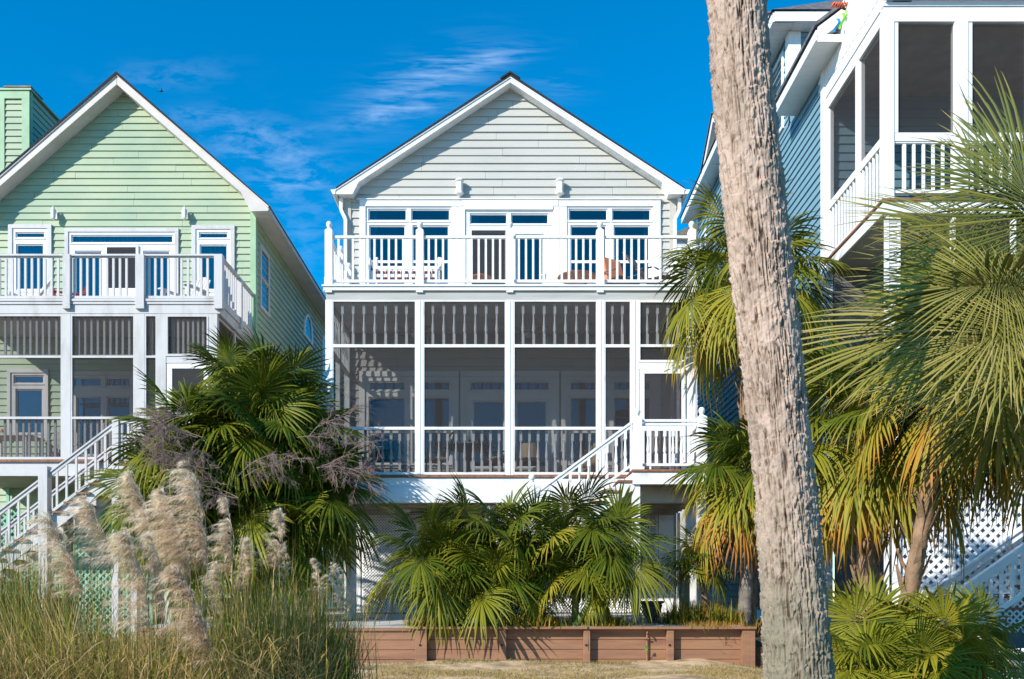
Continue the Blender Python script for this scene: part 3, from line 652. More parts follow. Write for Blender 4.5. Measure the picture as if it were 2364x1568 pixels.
# ================================================================ retaining wall
YT_ = YT; wall = empty('wooden_retaining_wall', (0, YT, 0), 'long brown painted timber retaining wall with capped top in front of the patio', 'retaining wall')
def cw(a): return 715.5 + .4372 * a
def ch(a): return 1073.3 + .4372 * a
zt = Z(1447, YT); rows = [858, 925, 977, 1029, 1085, 1140]
for (a, b_, rec) in [(-900, 555, 0), (620, 1000, .12), (1037, 1445, .12), (1480, 1885, .12), (1922, 2283, .12)]:
    q = MB()
    for c, e in zip(rows, rows[1:]): q.box(X(cw(a), YT), X(cw(b_), YT) , YT + rec, YT + rec + .04, Z(ch(e), YT) + .004, Z(ch(c), YT) - .004)
    q.box(X(cw(a), YT), X(cw(b_), YT), YT + rec + .038, YT + rec + .045, -.95, zt - .06)
    mk('board_panel', q, BROWN, wall, bevel=.004)
for a, b_, bot in [(555, 618, 1060), (1000, 1037, 1060), (1445, 1480, 1060), (1885, 1922, 1060), (2283, 2350, 1120)]:
    q = MB().box(X(cw(a), YT), X(cw(b_), YT), YT - .012, YT + .15, Z(ch(bot), YT) - .2, zt - .042)
    if a > 2000: q.box(X(cw(2317), YT), X(cw(2319), YT), YT - .014, YT - .012, -.9, zt - .05)
    po = mk('post', q, BROWN, wall, bevel=.006)
    if a < 2000:
        q = MB().tube([(X(cw((a + b_) / 2 - 4), YT), YT - .02, Z(ch(952), YT)), (X(cw((a + b_) / 2 - 4), YT), YT - .011, Z(ch(952), YT))], .02, 12); mk('bolt', q, BLACK, po)
q = MB().box(X(cw(545), YT), X(cw(2356), YT), YT - .05, YT + .2, zt - .04, zt); q.box(X(cw(-900), YT), X(cw(545), YT), YT - .03, YT + .14, zt - .075, zt - .035)
mk('cap_board', q, BROWN, wall, bevel=.006)
q = MB().box(X(cw(2283), YT) + .1, X(cw(2350), YT) - .02, YT + .15, YT + 1.9, -.9, zt - .045); mk('end_panel', q, BROWN, wall)
q = MB(); fx = X(cw(1784), YT); q.tube([(fx, YT + .08, -.85), (fx, YT + .08, zt - .08), ], .014, 8).tube([(fx, YT + .08, zt - .09), (fx - .01, YT - .02, zt - .09), (fx - .02, YT - .04, zt - .12)], .013, 8)
q.tube([(fx - .05, YT + .05, zt - .2), (fx + .03, YT + .05, zt - .2)], .012, 6)
pp_ = mk('standpipe', q, BROWN, wall)
q = MB(); lx_, lz_ = X(cw(1776), YT), Z(ch(968), YT)
q.add([(lx_ + .035 * math.cos(a) * (1 if i % 2 else .8), YT - .02 + .01 * math.sin(a * 2), lz_ + .035 * math.sin(a)) for i, a in enumerate([k_ * math.pi / 4 for k_ in range(8)])], [tuple(range(8))])
q.tube([(lx_, YT - .018, lz_), (lx_ + .02, YT + .05, lz_ - .12)], .004, 5)
SP = M('fresh_leaf', (.12, .30, .03), .5, .1)
tag(mk('creeper_leaf', q, SP), 'single bright green round leaf growing against the brown timber boards by the standpipe', 'leaf')
q = MB().prism([(YT + .17, -.7), (YT + .17, -.07), (YT + .5, -.04), (YT + 1.35, -.02), (YT + 1.35, -.7)], X(960, YT), X(1740, YT), 'x')
tag(mk('planter_soil', q, SOIL), kind='structure')
q = MB().prism([(YT + .1, -.9), (YT + .1, -.34), (17.5, -.1), (21, -.02), (21, -.9)], 3.96, 6.4, 'x')
tag(mk('mulch_ground', q, SOIL), kind='structure')
# ================================================================ green house
YG, YGW, YGR = 19.9, 22.5, 22.08
GX = X(587.5, YGW)                       # right side wall plane
gh = empty('green_house', (X(250, YGW), YGW, 0), 'green clapboard gabled house with grey railings and chimney, left of the beige one', 'house')
def g1(a, b, c, d): return (.3549 * a, .3549 * b, 119 + .3549 * c, 119 + .3549 * d)
def g5(a, b, c, d): return (.3549 * a, .3549 * b, 636 + .3549 * c, 636 + .3549 * d)
gapx, gapz = X(286, YGW), Z(216, YGW); gs = .842; gl0 = 2 * gapx - GX
GU = [[g1(107, 297, 1178, 1217), g1(110, 290, 1257, 1560)], [g1(468, 1130, 1197, 1250), g1(492, 668, 1300, 1600), g1(705, 893, 1282, 1600), g1(935, 1110, 1300, 1600)], [g1(1297, 1486, 1180, 1220), g1(1302, 1483, 1260, 1560)]]
GUo = [g1(90, 312, 1158, 1600), g1(452, 1142, 1178, 1640), g1(1278, 1502, 1160, 1600)]
GL = [[g5(95, 290, 652, 706), g5(108, 282, 742, 1030)], [g5(483, 665, 668, 725), g5(690, 850, 668, 725), g5(500, 665, 790, 1170), g5(700, 850, 790, 1170)]]
GLo = [g5(80, 303, 640, 1060), g5(468, 865, 655, 1185)]
gh_holes = rects(YGW, GUo + GLo)
siding('front_wall', gh, SID_G, 'x', YGW, gl0, GX, .5, gapz, .171, gh_holes, clip=lambda z: (max(gl0, gapx - (gapz - z) / gs), min(GX, gapx + (gapz - z) / gs)))
gez = Z(480, YGW) - .05
siding('side_wall', gh, SID_G, 'y', GX, YGW, YGW + 14, .2, gez, .171, out=1)
siding('side_wall', gh, SID_G, 'y', gl0, YGW, YGW + 14, .2, gez, .171, out=-1)
q = MB().box(X(579, YGW), GX + .047, YGW - .05, YGW - .001, .2, gez + .3).box(GX + .001, GX + .048, YGW - .049, YGW + .1, .2, gez); mk('corner_board', q, CORN_G, gh)
for o_, ps, dr_ in zip(GUo, GU, (0, 1, 0)):
    cu = [(o_[0] + 3, o_[1] - 3, o_[2] + 2, o_[3], CURT)] if not dr_ else [(o_[0] + 3, o_[1] - 3, o_[2] + 2, o_[2] + 30, CURT), (o_[0] + 5, o_[0] + 82, o_[2] + 31, o_[3], CURT), (o_[1] - 78, o_[1] - 8, o_[2] + 31, o_[3], CURT)]
    window(gh, 'window', YGW, o_, ps, curtain=cu, cy=.075, bars=[] if dr_ else [(o_[0] + 5, o_[1] - 5, 668, 672)])
ds = rects(YGW, [GU[1][2]])[0]
dd = mk('balcony_door', MB().holes(ds[0] - .06, ds[1] + .06, ds[2], ds[3] + .05, YGW - .09, YGW - .055, [(ds[0], ds[1], ds[2] + .2, ds[3])]).box(ds[0], ds[1], YGW - .085, YGW - .06, Z(682, YGW), Z(679, YGW)), WHITE2, gh)
mk('door_screen', MB().box(ds[0], ds[1], YGW - .075, YGW - .072, ds[2], ds[3]), SCREEND, dd)
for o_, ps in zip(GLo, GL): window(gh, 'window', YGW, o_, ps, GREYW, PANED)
for o_, w_ in [(g1(62, 343, 1132, 1600), 27), (g1(428, 1167, 1155, 1640), 24), (g1(1252, 1531, 1137, 1600), 26)] + [(g5(55, 322, 612, 1080), 22), (g5(440, 890, 628, 1190), 25)]:
    q = MB(); a, b_, c, e = o_; h = {62: 8.5}.get(0, 8.6)
    for rr in ((a, b_, c, c + 9), (a, a + w_ * .3549, c + 9.1, e), (b_ - w_ * .3549, b_, c + 9.1, e)):
        x0, x1, z0, z1 = rects(YGW, [rr])[0]; q.box(x0, x1, YGW - .075, YGW - .0225, z0, z1)
    mk('window_casing', q, GREYW, gh, bevel=.003)
rm = MB()
for z0, z1 in ((Z(1065, YG) + .01, Z(720, YG) - .1), (Z(700, YGW), Z(500, YGW))):
    a, b, c, e = gl0 + .12, GX - .12, YGW + .105, YGW + 3.6
    rm.add([(a, c, z0), (b, c, z0), (b, e, z0), (a, e, z0), (a, c, z1), (b, c, z1), (b, e, z1), (a, e, z1)], [(0, 1, 2, 3), (7, 6, 5, 4), (3, 2, 6, 7), (0, 3, 7, 4), (2, 1, 5, 6)])
mk('room_wall', rm, ROOM, gh)
# roof
def PG(px, py): return (X(px, YGR), Z(py, YGR))
CREAM = M('cream_trim_paint', (.66, .60, .55), .5, .08, 2)
a0, a1 = PG(269.7, 166.5); e0, e1 = PG(622, 474.5)
mir = lambda L: [(2 * a0 - x, z) for x, z in L][::-1]
YGB = YGW + 14
r = MB(); r.prism([(2 * a0 - e0, e1), (a0, a1), (e0, e1), (e0, e1 - .035), (a0, a1 - .08), (2 * a0 - e0, e1 - .035)], YGR - .04, YGB + .4); grf = mk('roof', r, SHING, gh)
for m_ in (0, 1):
    A = [PG(270, 172), PG(270, 195), PG(556, 444), PG(579, 488), PG(619, 487), PG(621, 478.5)]
    mk('rake_board', MB().prism(mir(A) if m_ else A, YGR, YGR + .045), CREAM, grf, bevel=.004)
    A = [PG(270, 171.5), PG(270, 176), PG(618, 479.5), PG(621, 477)]
    mk('rake_trim', MB().prism(mir(A) if m_ else A, YGR - .025, YGR - .001), CREAM, grf)
    A = [PG(270, 172.5), PG(270, 194), PG(557, 444), PG(580, 487), PG(618, 486.5), PG(618, 479)]
    mk('soffit', MB().prism(mir(A) if m_ else A, YGR + .046, YGW - .024), CREAM, grf)
    xe = X(618, YGR); q = MB(); ze = PG(0, 487)[1]
    lim = sorted([GX, xe]); 
    if m_: lim = sorted([2 * a0 - GX, 2 * a0 - xe])
    q.box(lim[0], lim[1], YGW - .024, YGB, ze, ze + .04); 
    xo = lim[1] if not m_ else lim[0]; q.box(min(xo, xo + (.03 if not m_ else -.03)), max(xo, xo + (.03 if not m_ else -.03)), YGR + .05, YGB, ze - .01, ze + .17); mk('eave_soffit', q, CREAM, grf)
# side windows
def swin(name, y0, y1, z0, z1, par, plane, out, tm, arch=False, gm=PANED):
    def bb(mb, a, b, ya, yb, za, zb):
        u0, u1 = sorted((plane + out * a, plane + out * b)); mb.box(u0, u1, ya, yb, za, zb)
    q = MB(); t = .09
    if arch:
        cy, rr = (y0 + y1) / 2, (y1 - y0) / 2; zc = z1 - rr; pts = [(y0, z0), (y1, z0)] + [(cy + rr * math.cos(i * math.pi / 12), zc + rr * math.sin(i * math.pi / 12)) for i in range(13)]
        k = .74; inn = [(cy + (a - cy) * k, z0 + t + max(0, (b - z0)) * .8 if b > z0 else z0 + t) for a, b in pts]
        u0, u1 = plane + out * .003, plane + out * .06; n_ = len(pts)
        q.add([(u1, a, b) for a, b in pts] + [(u1, a, b) for a, b in inn] + [(u0, a, b) for a, b in pts] + [(plane + out * .03, a, b) for a, b in inn],
              [(i, (i + 1) % n_, (i + 1) % n_ + n_, i + n_) for i in range(n_)] + [(i, (i + 1) % n_, (i + 1) % n_ + 2 * n_, i + 2 * n_) for i in range(n_)] + [(i + n_, (i + 1) % n_ + n_, (i + 1) % n_ + 3 * n_, i + 3 * n_) for i in range(n_)])
        w_ = mk(name, q, tm, par); g_ = MB(); g_.add([(plane + out * .03, a, b) for a, b in inn], [tuple(range(n_))]); mk('pane', g_, PGL, w_); return w_
    for r_ in ((y0, y1, z0, z0 + t), (y0, y1, z1 - t, z1), (y0, y0 + t, z0 + t, z1 - t), (y1 - t, y1, z0 + t, z1 - t), (y0 + t, y1 - t, (z0 + z1) / 2 - .025, (z0 + z1) / 2 + .025)): bb(q, .002, .065, *r_)
    w_ = mk(name, q, tm, par); g_ = MB(); bb(g_, .026, .03, y0 + t, y1 - t, z0 + t, z1 - t); mk('pane', g_, PGL, w_); return w_
PGL = M('dark_reflecting_glass', (.02, .035, .045), .03, .1, spec=1.0)
swin('side_window', 22.85, 23.72, 7.42 + EYE, 9.03 + EYE, gh, GX, 1, GREYW)
swin('arched_window', 27.75, 28.95, 8.16 + EYE, 8.97 + EYE, gh, GX, 1, WHITE2, True)
swin('side_window', 30.5, 31.5, 7.26 + EYE, 8.98 + EYE, gh, GX, 1, WHITE2)
# chimney
YC = 24.0; cx0, cx1 = X(-6, YC), X(69, YC); ct = Z(206, YC)
ch_ = mk('chimney', MB().box(cx0, cx1 - .03, YC + .02, YC + 1.5, 7, ct - .05), SID_G, gh)
siding('chimney_cladding', ch_, SID_G, 'x', YC + .02, cx0 + .2, cx1 - .2, 9, ct - .3, .171, joints=False)
siding('chimney_cladding', ch_, SID_G, 'y', cx1 - .03, YC + .1, YC + 1.5, 9, ct - .1, .171, joints=False, out=1)
q = MB().box(cx0 - .02, cx0 + .2, YC - .03, YC + .02, 9, ct - .05).box(cx1 - .2, cx1, YC - .03, YC + .02, 9, ct - .05).box(cx0 + .2, cx1 - .2, YC - .03, YC + .019, ct - .26, ct - .05).box(cx1 - .029, cx1 + .018, YC + .0201, YC + .12, 9, ct - .05)
q.box(cx0 - .06, cx1 + .06, YC - .06, YC + 1.56, ct - .049, ct); mk('chimney_trim', q, CORN_G, ch_)
fxx = X(88, YC + .8); q = MB().box(fxx - .75, fxx - .05, YC + .5, YC + 1.1, ct + .001, ct + .12)
for i in range(8): q.box(fxx - .72 + i * .09, fxx - .70 + i * .09, YC + .52, YC + 1.08, ct + .121, ct + .33)
q.box(fxx - .77, fxx - .03, YC + .48, YC + 1.12, ct + .331, ct + .37); mk('chimney_cap', q, BRASS, ch_)
# wall lanterns
for px_ in (367, 1214):
    x, z, y = X(.3549 * px_, YGW), Z(119 + .3549 * 1105, YGW), YGW - .16
    wl = mk('wall_light', MB().lathe([(.02, -.03), (.05, 0), (.055, .01), (.07, .19), (.08, .2), (.03, .26), (.01, .31)], (x, y, z), 6).box(x - .05, x + .05, YGW - .04, YGW - .022, z + .05, z + .22).bar((x, y, z + .25), (x, YGW - .03, z + .2), .02, .02), PLAST, gh)
    mk('lamp_glass', MB().lathe([(.06, .03), (.072, .18)], (x, y, z), 6), LGHT, wl)
# balcony

q = MB()
for a, b_ in ((-60, 144), (161, 312), (332, 494)):
    q.px(a, b_, 586, 590.5, YG + .03, .14).px(a, b_, 591, 594, YG + .06, .05).px(a, b_, 683, 689, YG + .04, .07)
gr = mk('balcony_railing', q, GREYW, gh, bevel=.004)
q = MB().px(-60, 513, 689.5, 695, YG - .0, .12).px(-60, 513, 695.3, 702, YG + .02, .1).px(-60, 508, 702.4, 724, YG + .045, .06)
gx1 = X(508, YG + .05)
q.box(gx1 - .06, gx1, YG + .11, YGW - .03, Z(724, YG), Z(702.4, YG)).box(gx1 - .05, gx1 + .03, YG + .121, YGW - .03, Z(702, YG), Z(689.5, YG))
mk('balcony_edge', q, GREYW, gh, bevel=.003)
mk('balcony_floor', MB().box(gl0 + .1, gx1 - .07, YG + .12, YGW - .03, Z(700, YG), Z(690, YG)), GREYW, gh)
for a, b_ in ((144, 161), (312, 332), (494, 513)): mk('rail_post', MB().px(a, b_, 586.2, 712, YG - .03, .13 if a < 490 else .16).px((a + b_) / 2 + 0, (a + b_) / 2 + 1.6, 699, 700.6, YG - .036, .007).px((a + b_) / 2 + 0, (a + b_) / 2 + 1.6, 707, 708.6, YG - .036, .007), GREYW, gr, bevel=.005)
hz = Z(594, YG) - Z(685, YG)
for a, n_ in ((-28, 12), (172, 9), (344, 10)):
    for i in range(n_):
        px_ = a + (12 if a < 0 else 0) + i * 15.05; inst('picket', PICKG, gr, (X(px_, YG + .08), YG + .08, Z(685, YG)), (1.1, 1, hz))
sxr = gx1 - .03
mk('side_rail', MB().box(sxr - .05, sxr + .07, YG + .14, YGW - .04, Z(590.5, YG), Z(586.2, YG)).box(sxr - .02, sxr + .04, YG + .14, YGW - .04, Z(689, YG), Z(683, YG)), GREYW, gr, bevel=.003)
mk('rail_post', MB().box(sxr - .02, sxr + .1, 21.3, 21.42, Z(712, YG), Z(591, YG)), GREYW, gr)
for i in range(15):
    yy = YG + .3 + i * .155
    if abs(yy - 21.36) > .09: inst('picket', PICKG, gr, (sxr + .01, yy, Z(685, YG)), (1, 1, hz))
# porch
for a, b_ in ((143.5, 163), (311, 333.5), (362.5, 383), (481, 501.5)): mk('porch_post', MB().px(a, b_, 724.5, 1061, YG + .05, .14), GREYW, gh, bevel=.005)
for yy in (21.2, YGW - .12): mk('porch_post', MB().box(gx1 - .18, gx1 - .06, yy, yy + .1, Z(1061, YG), Z(724.5, YG)), GREYW, gh)
q = MB(); LAV = GREYW
for a, b_ in ((-60, 143.5), (163, 311), (333.5, 362.5)):
    for y0, y1 in ((724.6, 730), (821, 826), (962, 967.5), (1055, 1060.5)): q.px(a, b_, y0, y1, YG + .055, .06)
    q.px(a, a + 3.5, 730, 1055, YG + .054, .05); q.px(b_ - 3.5, b_, 730, 1055, YG + .054, .05)
mk('screen_frame', q, GREYW, gh); q = MB()
q.px(383, 481, 724.6, 731, YG + .05, .06).px(383, 481, 817, 822, YG + .04, .07).px(383, 387, 731, 817, YG + .04, .06).px(477, 481, 731, 817, YG + .04, .06).px(383, 481, 822.3, 838, YG + .06, .1)
mk('screen_frame', q, GREYW, gh)
for za_, zb_ in ((730, 724.6), (967, 962)): mk('side_rail', MB().box(gx1 - .14, gx1 - .08, YG + .2, YGW - .05, Z(za_, YG), Z(zb_, YG)), GREYW, gh)
q = MB(); q.px(-60, 362, 726, 1056, YG + .09, .002).px(383, 481, 726, 820, YG + .09, .002); q.box(gx1 - .11, gx1 - .108, YG + .2, YGW - .05, Z(1056, YG), Z(726, YG)); mk('porch_screen', q, SCREEN, gh)
up = mk('valance_rail', MB().px(-60, 481, 726, 730, YG + .14, .05).px(-60, 362, 819, 823, YG + .14, .05), GREYW, gh)
lw = mk('porch_railing', MB().px(-60, 362, 963, 967, YG + .14, .05).px(-60, 362, 1055.5, 1059, YG + .14, .05), GREYW, gh)
h1 = Z(728, YG) - Z(821, YG); h2 = Z(965, YG) - Z(1057, YG)
for x_ in [36, 77, 118, 160, 200, 241, 281, 322, 369, 515, 556, 597, 638, 680, 720, 760, 800, 842, 987, 1128, 1160, 1193, 1225, 1257, 1290, 1322]:
    inst('picket', PICKG, up, (X(.3549 * x_, YG + .165), YG + .165, Z(821, YG + .15)), (1.05, 1, h1))
for x_ in [33, 70, 112, 154, 192, 235, 275, 316, 360, 512, 553, 594, 635, 676, 717, 758, 799, 840, 980, 1010]:
    inst('picket', PICKG, lw, (X(.3549 * x_, YG + .165), YG + .165, Z(1057, YG + .15)), (1.05, 1, h2))
dr = rects(YG, [(384, 480, 838.5, 1059)])[0]; ho = rects(YG, [(396, 469, 850, 952), (396, 469, 962, 1046)])
gd = mk('screen_door', MB().holes(*dr, YG + .03, YG + .06, ho), WHITE2, gh, bevel=.003); mk('door_screen', MB().px(395, 470, 849, 1047, YG + .045, .002), SCREEND, gd)
q = MB(); yy = YG - .02
while yy < YGW - .1: q.box(gl0 + .1, gx1 + .02, yy, yy + .135, Z(1066.5, YG), Z(1061, YG)); yy += .14
mk('porch_floor', q, DECK, gh)
q = MB().px(-300, 508, 1067, 1099, YG + .03, .06).box(gx1 - .06, gx1, YG + .09, YGW - .02, Z(1099, YG), Z(1067, YG)); mk('porch_beam', q, GREYW, gh, bevel=.004)
mk('porch_soffit', MB().box(gl0 + .2, gx1 - .08, YG + .12, YGW - .03, Z(1099, YG) + .05, Z(1099, YG) + .07), SOFF, gh)
mk('under_storey_shade', MB().box(gl0 + .2, GX - .02, YGW + .1, YGW + .15, -.6, Z(1080, YGW)), DARK, gh)  # near-black sheet stands in for the shade below the porch
q = MB(); lattice(q, X(168, YGW), X(345, YGW), -.4, Z(1100, YGW), YGW - .12, .17, .038); lattice(q, X(-60, YGW), X(95, YGW), -.4, Z(1180, YGW), YGW - .12, .17, .038)
for a in (14, 95, 165, 345): q.px(a, a + 7, 1102, 1500, YGW - .14, .05)
mk('lattice_screen', q, LATG, gh)
for a in (300, 492): mk('support_post', MB().px(a, a + 16, 1099.5, 1480, YG + .12, .2), GREYW, gh)
# landing and stairs
YS = 18.9; zs = Z(1070, YS); q = MB().px(262, 505, 1070, 1075, YS, 1.0); gst = mk('landing', q, DECK, gh)
mk('landing_beam', MB().px(262, 505, 1075.3, 1104, YS + .01, .05), GREYW, gst)
gq = mk('stair_railing', MB().px(262, 505, 972, 977, YS + .03, .08).px(262, 505, 1058, 1063, YS + .04, .05), GREYW, gh)
for a in (258, 380, 497): mk('newel_post', MB().px(a, a + 15, 965, 1480, YS, .13), GREYW, gq)
for i in range(15):
    if i not in (7,): inst('picket', PICKG, gq, (X(281 + i * 15.5, YS + .06), YS + .06, Z(1061, YS)), (1, 1, Z(975, YS) - Z(1061, YS)))
sx0 = X(262, YS); gsl = .76
def gl_(mb, py, x, x1, y, w, h): 
    z = lambda q_: Z(py, YS) + (q_ - X(258.6, YS)) * gsl
    return mb.bar((x, y, z(x)), (x1, y, z(x1)), w, h)
q = MB(); gl_(q, 979, sx0, sx0 - 4.2, YS + .06, .09, .035); gl_(q, 986, sx0, sx0 - 4.2, YS + .06, .045, .07); gl_(q, 1073, sx0, sx0 - 4.2, YS + .06, .045, .06); gl_(q, 979, sx0, sx0 - 4.2, YS + .95, .09, .035); gl_(q, 986, sx0, sx0 - 4.2, YS + .95, .045, .07); gl_(q, 1073, sx0, sx0 - 4.2, YS + .95, .045, .06)
mk('handrail', q, GREYW, gq, bevel=.004)
mk('newel_post', MB().px(87.5, 109, 1076, 1480, YS - .03, .19), GREYW, gq, bevel=.006)
for i in range(17):
    px_ = 243 - i * 22.2; x = X(px_, YS + .06)
    if 85 < px_ < 112: continue
    inst('picket', PICKG, gq, (x, YS + .06, Z(1073, YS) + (x - X(258.6, YS)) * gsl), (1, 1, .77)); inst('picket', PICKG, gq, (x + .05, YS + .95, Z(1073, YS) + (x + .05 - X(258.6, YS)) * gsl), (1, 1, .77))
q = MB()
for yy in (YS + .1, YS + .88):
    xa_, xb_ = sx0, sx0 - 4.2; z = zs - .05; q.add([(xa_, yy, z), (xa_, yy, z - .36), (xb_, yy, z - .36 - 4.2 * gsl), (xb_, yy, z - 4.2 * gsl), (xa_, yy + .045, z), (xa_, yy + .045, z - .36), (xb_, yy + .045, z - .36 - 4.2 * gsl), (xb_, yy + .045, z - 4.2 * gsl)],
        [(0, 1, 2, 3), (7, 6, 5, 4), (0, 3, 7, 4), (1, 5, 6, 2), (0, 4, 5, 1), (2, 6, 7, 3)])
mk('stringer', q, GREYW, gst)
q = MB()
for i in range(1, 16): q.box(sx0 - i * .26 - .02, sx0 - (i - 1) * .26 + .01, YS + .03, YS + .96, zs - i * .198 - .04, zs - i * .198)
mk('tread', q, DECK, gst)

# ================================================================ blue house
BX = 6.44; YB0, YBP = 18.5, 15.6
bh = empty('blue_house', (BX + 3, YB0, 0), 'blue clapboard house with tall white screened corner porch, right of the leaning palm trunk', 'house')
E = EYE
ze = 10.85 + E
siding('side_wall', bh, SID_B, 'y', BX, YB0, 31, .2, ze + .1, .178, out=-1)
siding('side_wall', bh, SID_B, 'y', BX, 20.85, 31, ze + .1 + .0, 13.15 + E, .178, out=-1)
siding('front_wall', bh, SID_B, 'x', YB0, BX, 15, 3.0, ze + .1, .178)
siding('upper_front_wall', bh, SID_B, 'x', 20.85, BX, 14, ze, 13.1 + E, .178)
q = MB().box(BX - .048, BX - .001, YB0, YB0 + .14, .2, 11.0 + E).box(BX - .047, BX + .14, YB0 - .05, YB0 - .001, .2, 11.0 + E); mk('corner_board', q, WHITE2, bh)
q = MB().box(BX - .047, BX + .24, 20.79, 20.849, ze + .4, 13.1 + E).box(BX - .048, BX - .001, 20.85, 21.03, ze + .4, 13.1 + E); mk('corner_board', q, WHITE2, bh)
swin('side_window', 21.2, 22.6, 11.1 + E, 12.9 + E, bh, BX, -1, WHITE2)
swin('side_window', 29.6, 30.4, 10.6 + E, 12.2 + E, bh, BX, -1, WHITE2)
# lower front roof with eave and rake
XE = 5.94; Y0_, Y1_ = 17.5, 20.2
q = MB().box(XE - .03, XE, Y0_, Y1_, ze, ze + .2).box(XE, BX - .023, Y0_ + .03, Y1_, ze + .01, ze + .05).box(XE - .03, BX - .02, Y1_, Y1_ + .03, ze, ze + .2)
for i in range(26): q.box(XE + .02, BX - .03, Y0_ + .08 + i * .1, Y0_ + .085 + i * .1, ze + .004, ze + .0095)
# rake, rising to the right
def rk(dz0, dz1, y0, y1, x0=XE, x1=9.5): return [(x0, ze + dz0), (x1, ze + dz0 + (x1 - x0) * .75), (x1, ze + dz1 + (x1 - x0) * .75), (x0, ze + dz1)]
q.prism(rk(-.02, .24, 0, 0)[::-1], Y0_ - .03, Y0_ - .001); q.prism(rk(.0, .06, 0, 0)[::-1], Y0_, YB0 - .02); q.box(XE, BX + .1, Y0_ - .028, Y0_ - .002, ze - .04, ze + .1)
mk('eave_board', q, WHITE2, bh, bevel=.003)
q = MB(); q.prism(rk(.245, .31, 0, 0, XE - .07)[::-1], Y0_ - .06, Y1_ + .05); brf = mk('roof', q, SHING2, bh)
# upper hip roof with small gable on the side
zu = 13.1 + E; XU = 5.97; q = MB()
q.box(XU - .03, XU, 20.45, 31.4, zu, zu + .22).box(XU, 14, 20.42, 20.45, zu, zu + .22).box(XU, BX - .023, 20.47, 31.4, zu + .01, zu + .05).box(BX - .02, 14, 20.47, 20.83, zu + .01, zu + .05)
for i in range(100): q.box(XU + .02, BX - .03, 20.5 + i * .108, 20.505 + i * .108, zu + .004, zu + .0095)
for i in range(40): q.box(BX + i * .12, BX + i * .12 + .005, 20.48, 20.82, zu + .004, zu + .0095)
for yc, w_ in ((22.2, 1.72), (26.5, 1.5)):
    for sg in (-1, 1): q.add([(XU - .035, yc, zu + .95), (XU - .035, yc, zu + .95 + .24), (XU - .035, yc + sg * w_, zu), (XU - .035, yc + sg * w_, zu + .22), (BX, yc, zu + .95), (BX, yc, zu + 1.19), (BX, yc + sg * w_, zu), (BX, yc + sg * w_, zu + .22)],
        [(0, 1, 3, 2), (4, 5, 7, 6), (0, 2, 6, 4), (1, 3, 7, 5)])
mk('eave_board', q, WHITE2, bh)
q = MB(); t_ = .24
q.add([(XU - .07, 20.38, zu + t_), (14, 20.38, zu + t_), (14, 23.4, zu + t_ + 2.3), (9.0, 23.4, zu + t_ + 2.3), (XU - .07, 31.5, zu + t_), (9.0, 28.5, zu + t_ + 2.3), (14, 31.5, zu + t_)], [(0, 1, 2, 3), (4, 0, 3, 5), (4, 5, 2, 6)])
for yc, w_ in ((22.2, 1.72), (26.5, 1.5)):
    q.add([(XU - .08, yc - w_ - .05, zu + t_), (XU - .08, yc, zu + 1.24), (XU - .08, yc + w_ + .05, zu + t_), (8.2, yc, zu + 1.24), (8.2, yc - w_, zu + t_), (8.2, yc + w_, zu + t_),
           (XU - .08, yc - w_ - .05, zu + t_ - .04), (XU - .08, yc, zu + 1.2), (XU - .08, yc + w_ + .05, zu + t_ - .04)], [(0, 1, 3, 4), (1, 2, 5, 3), (6, 7, 1, 0), (7, 8, 2, 1)])
mk('upper_roof', q, SHING2, bh)
q = MB()
for yc, w_ in ((22.2, 1.5), (26.5, 1.3)): q.add([(BX - .01, yc - w_, zu), (BX - .01, yc + w_, zu), (BX - .01, yc, zu + .95)], [(0, 1, 2)])
mk('gable_wall', q, SID_B, bh)
mk('added_rear_wing', MB().box(3.72, 4.85, 27, 34, .2, 10.0).prism([(3.72, 10.02), (5.0, 10.02), (5.0, 10.12), (3.72, 10.9)], 26.8, 34.2), SID_C, house)  # added wing, eave height set for its shadow on the blue wall
# porch: deck, posts, rails, screens
zd, zc = 6.94 + E, 10.0 + E; XR_ = 13.5
q = MB(); xx = BX
mk('porch_floor', MB().box(BX - .03, XR_, YBP - .03, YB0 - .04, zd - .04, zd), DECK, bh)
q = MB().box(BX, BX + .05, YBP + .05, YB0 - .04, zd - .25, zd - .041).box(BX, XR_, YBP, YBP + .05, zd - .25, zd - .041)
mk('floor_beam', q, WHITE2, bh, bevel=.003)
mk('porch_soffit', MB().box(BX + .06, XR_, YBP + .06, YB0 - .04, zd - .22, zd - .2), GREYW, bh)
q = MB().box(BX, BX + .12, YBP + .12, YB0 - .04, zc, zc + .24).box(BX, XR_, YBP, YBP + .12, zc, zc + .25).box(BX - .02, BX + .1, YBP + .12, YB0 - .04, zc + .245, zc + .48).box(BX - .01, XR_, YBP - .02, YBP + .1, zc + .255, zc + .32)
mk('porch_beam', q, WHITE2, bh, bevel=.003)
q = MB().box(BX - .03, XR_, YBP - .12, YBP - .025, zc + .34, zc + .47).box(BX - .05, XR_, YBP - .15, YBP - .025, zc + .475, zc + .52); mk('gutter', q, GREYW, bh, bevel=.01)
q = MB(); i = 0
yy = YBP + .1
while yy < YB0 + .3: q.box(BX - .02 - .006 * (i % 2), BX + .02, yy, yy + .088, zc + .49, 11.5 + E); yy += .09; i += 1
q.box(BX - .04, BX + .04, YBP - .05, YB0 + .3, 11.505 + E, 11.55 + E)
q.box(BX + .03, XR_, YBP - .02, YBP + .02, zc + .53, 11.5 + E)
mk('roof_deck_railing', q, WHITE, bh)
q = MB()
q.box(BX + .1, XR_, YBP + .12, YB0 - .03, zc + .3, zc + .34); mk('porch_ceiling', q, SOFF, bh)
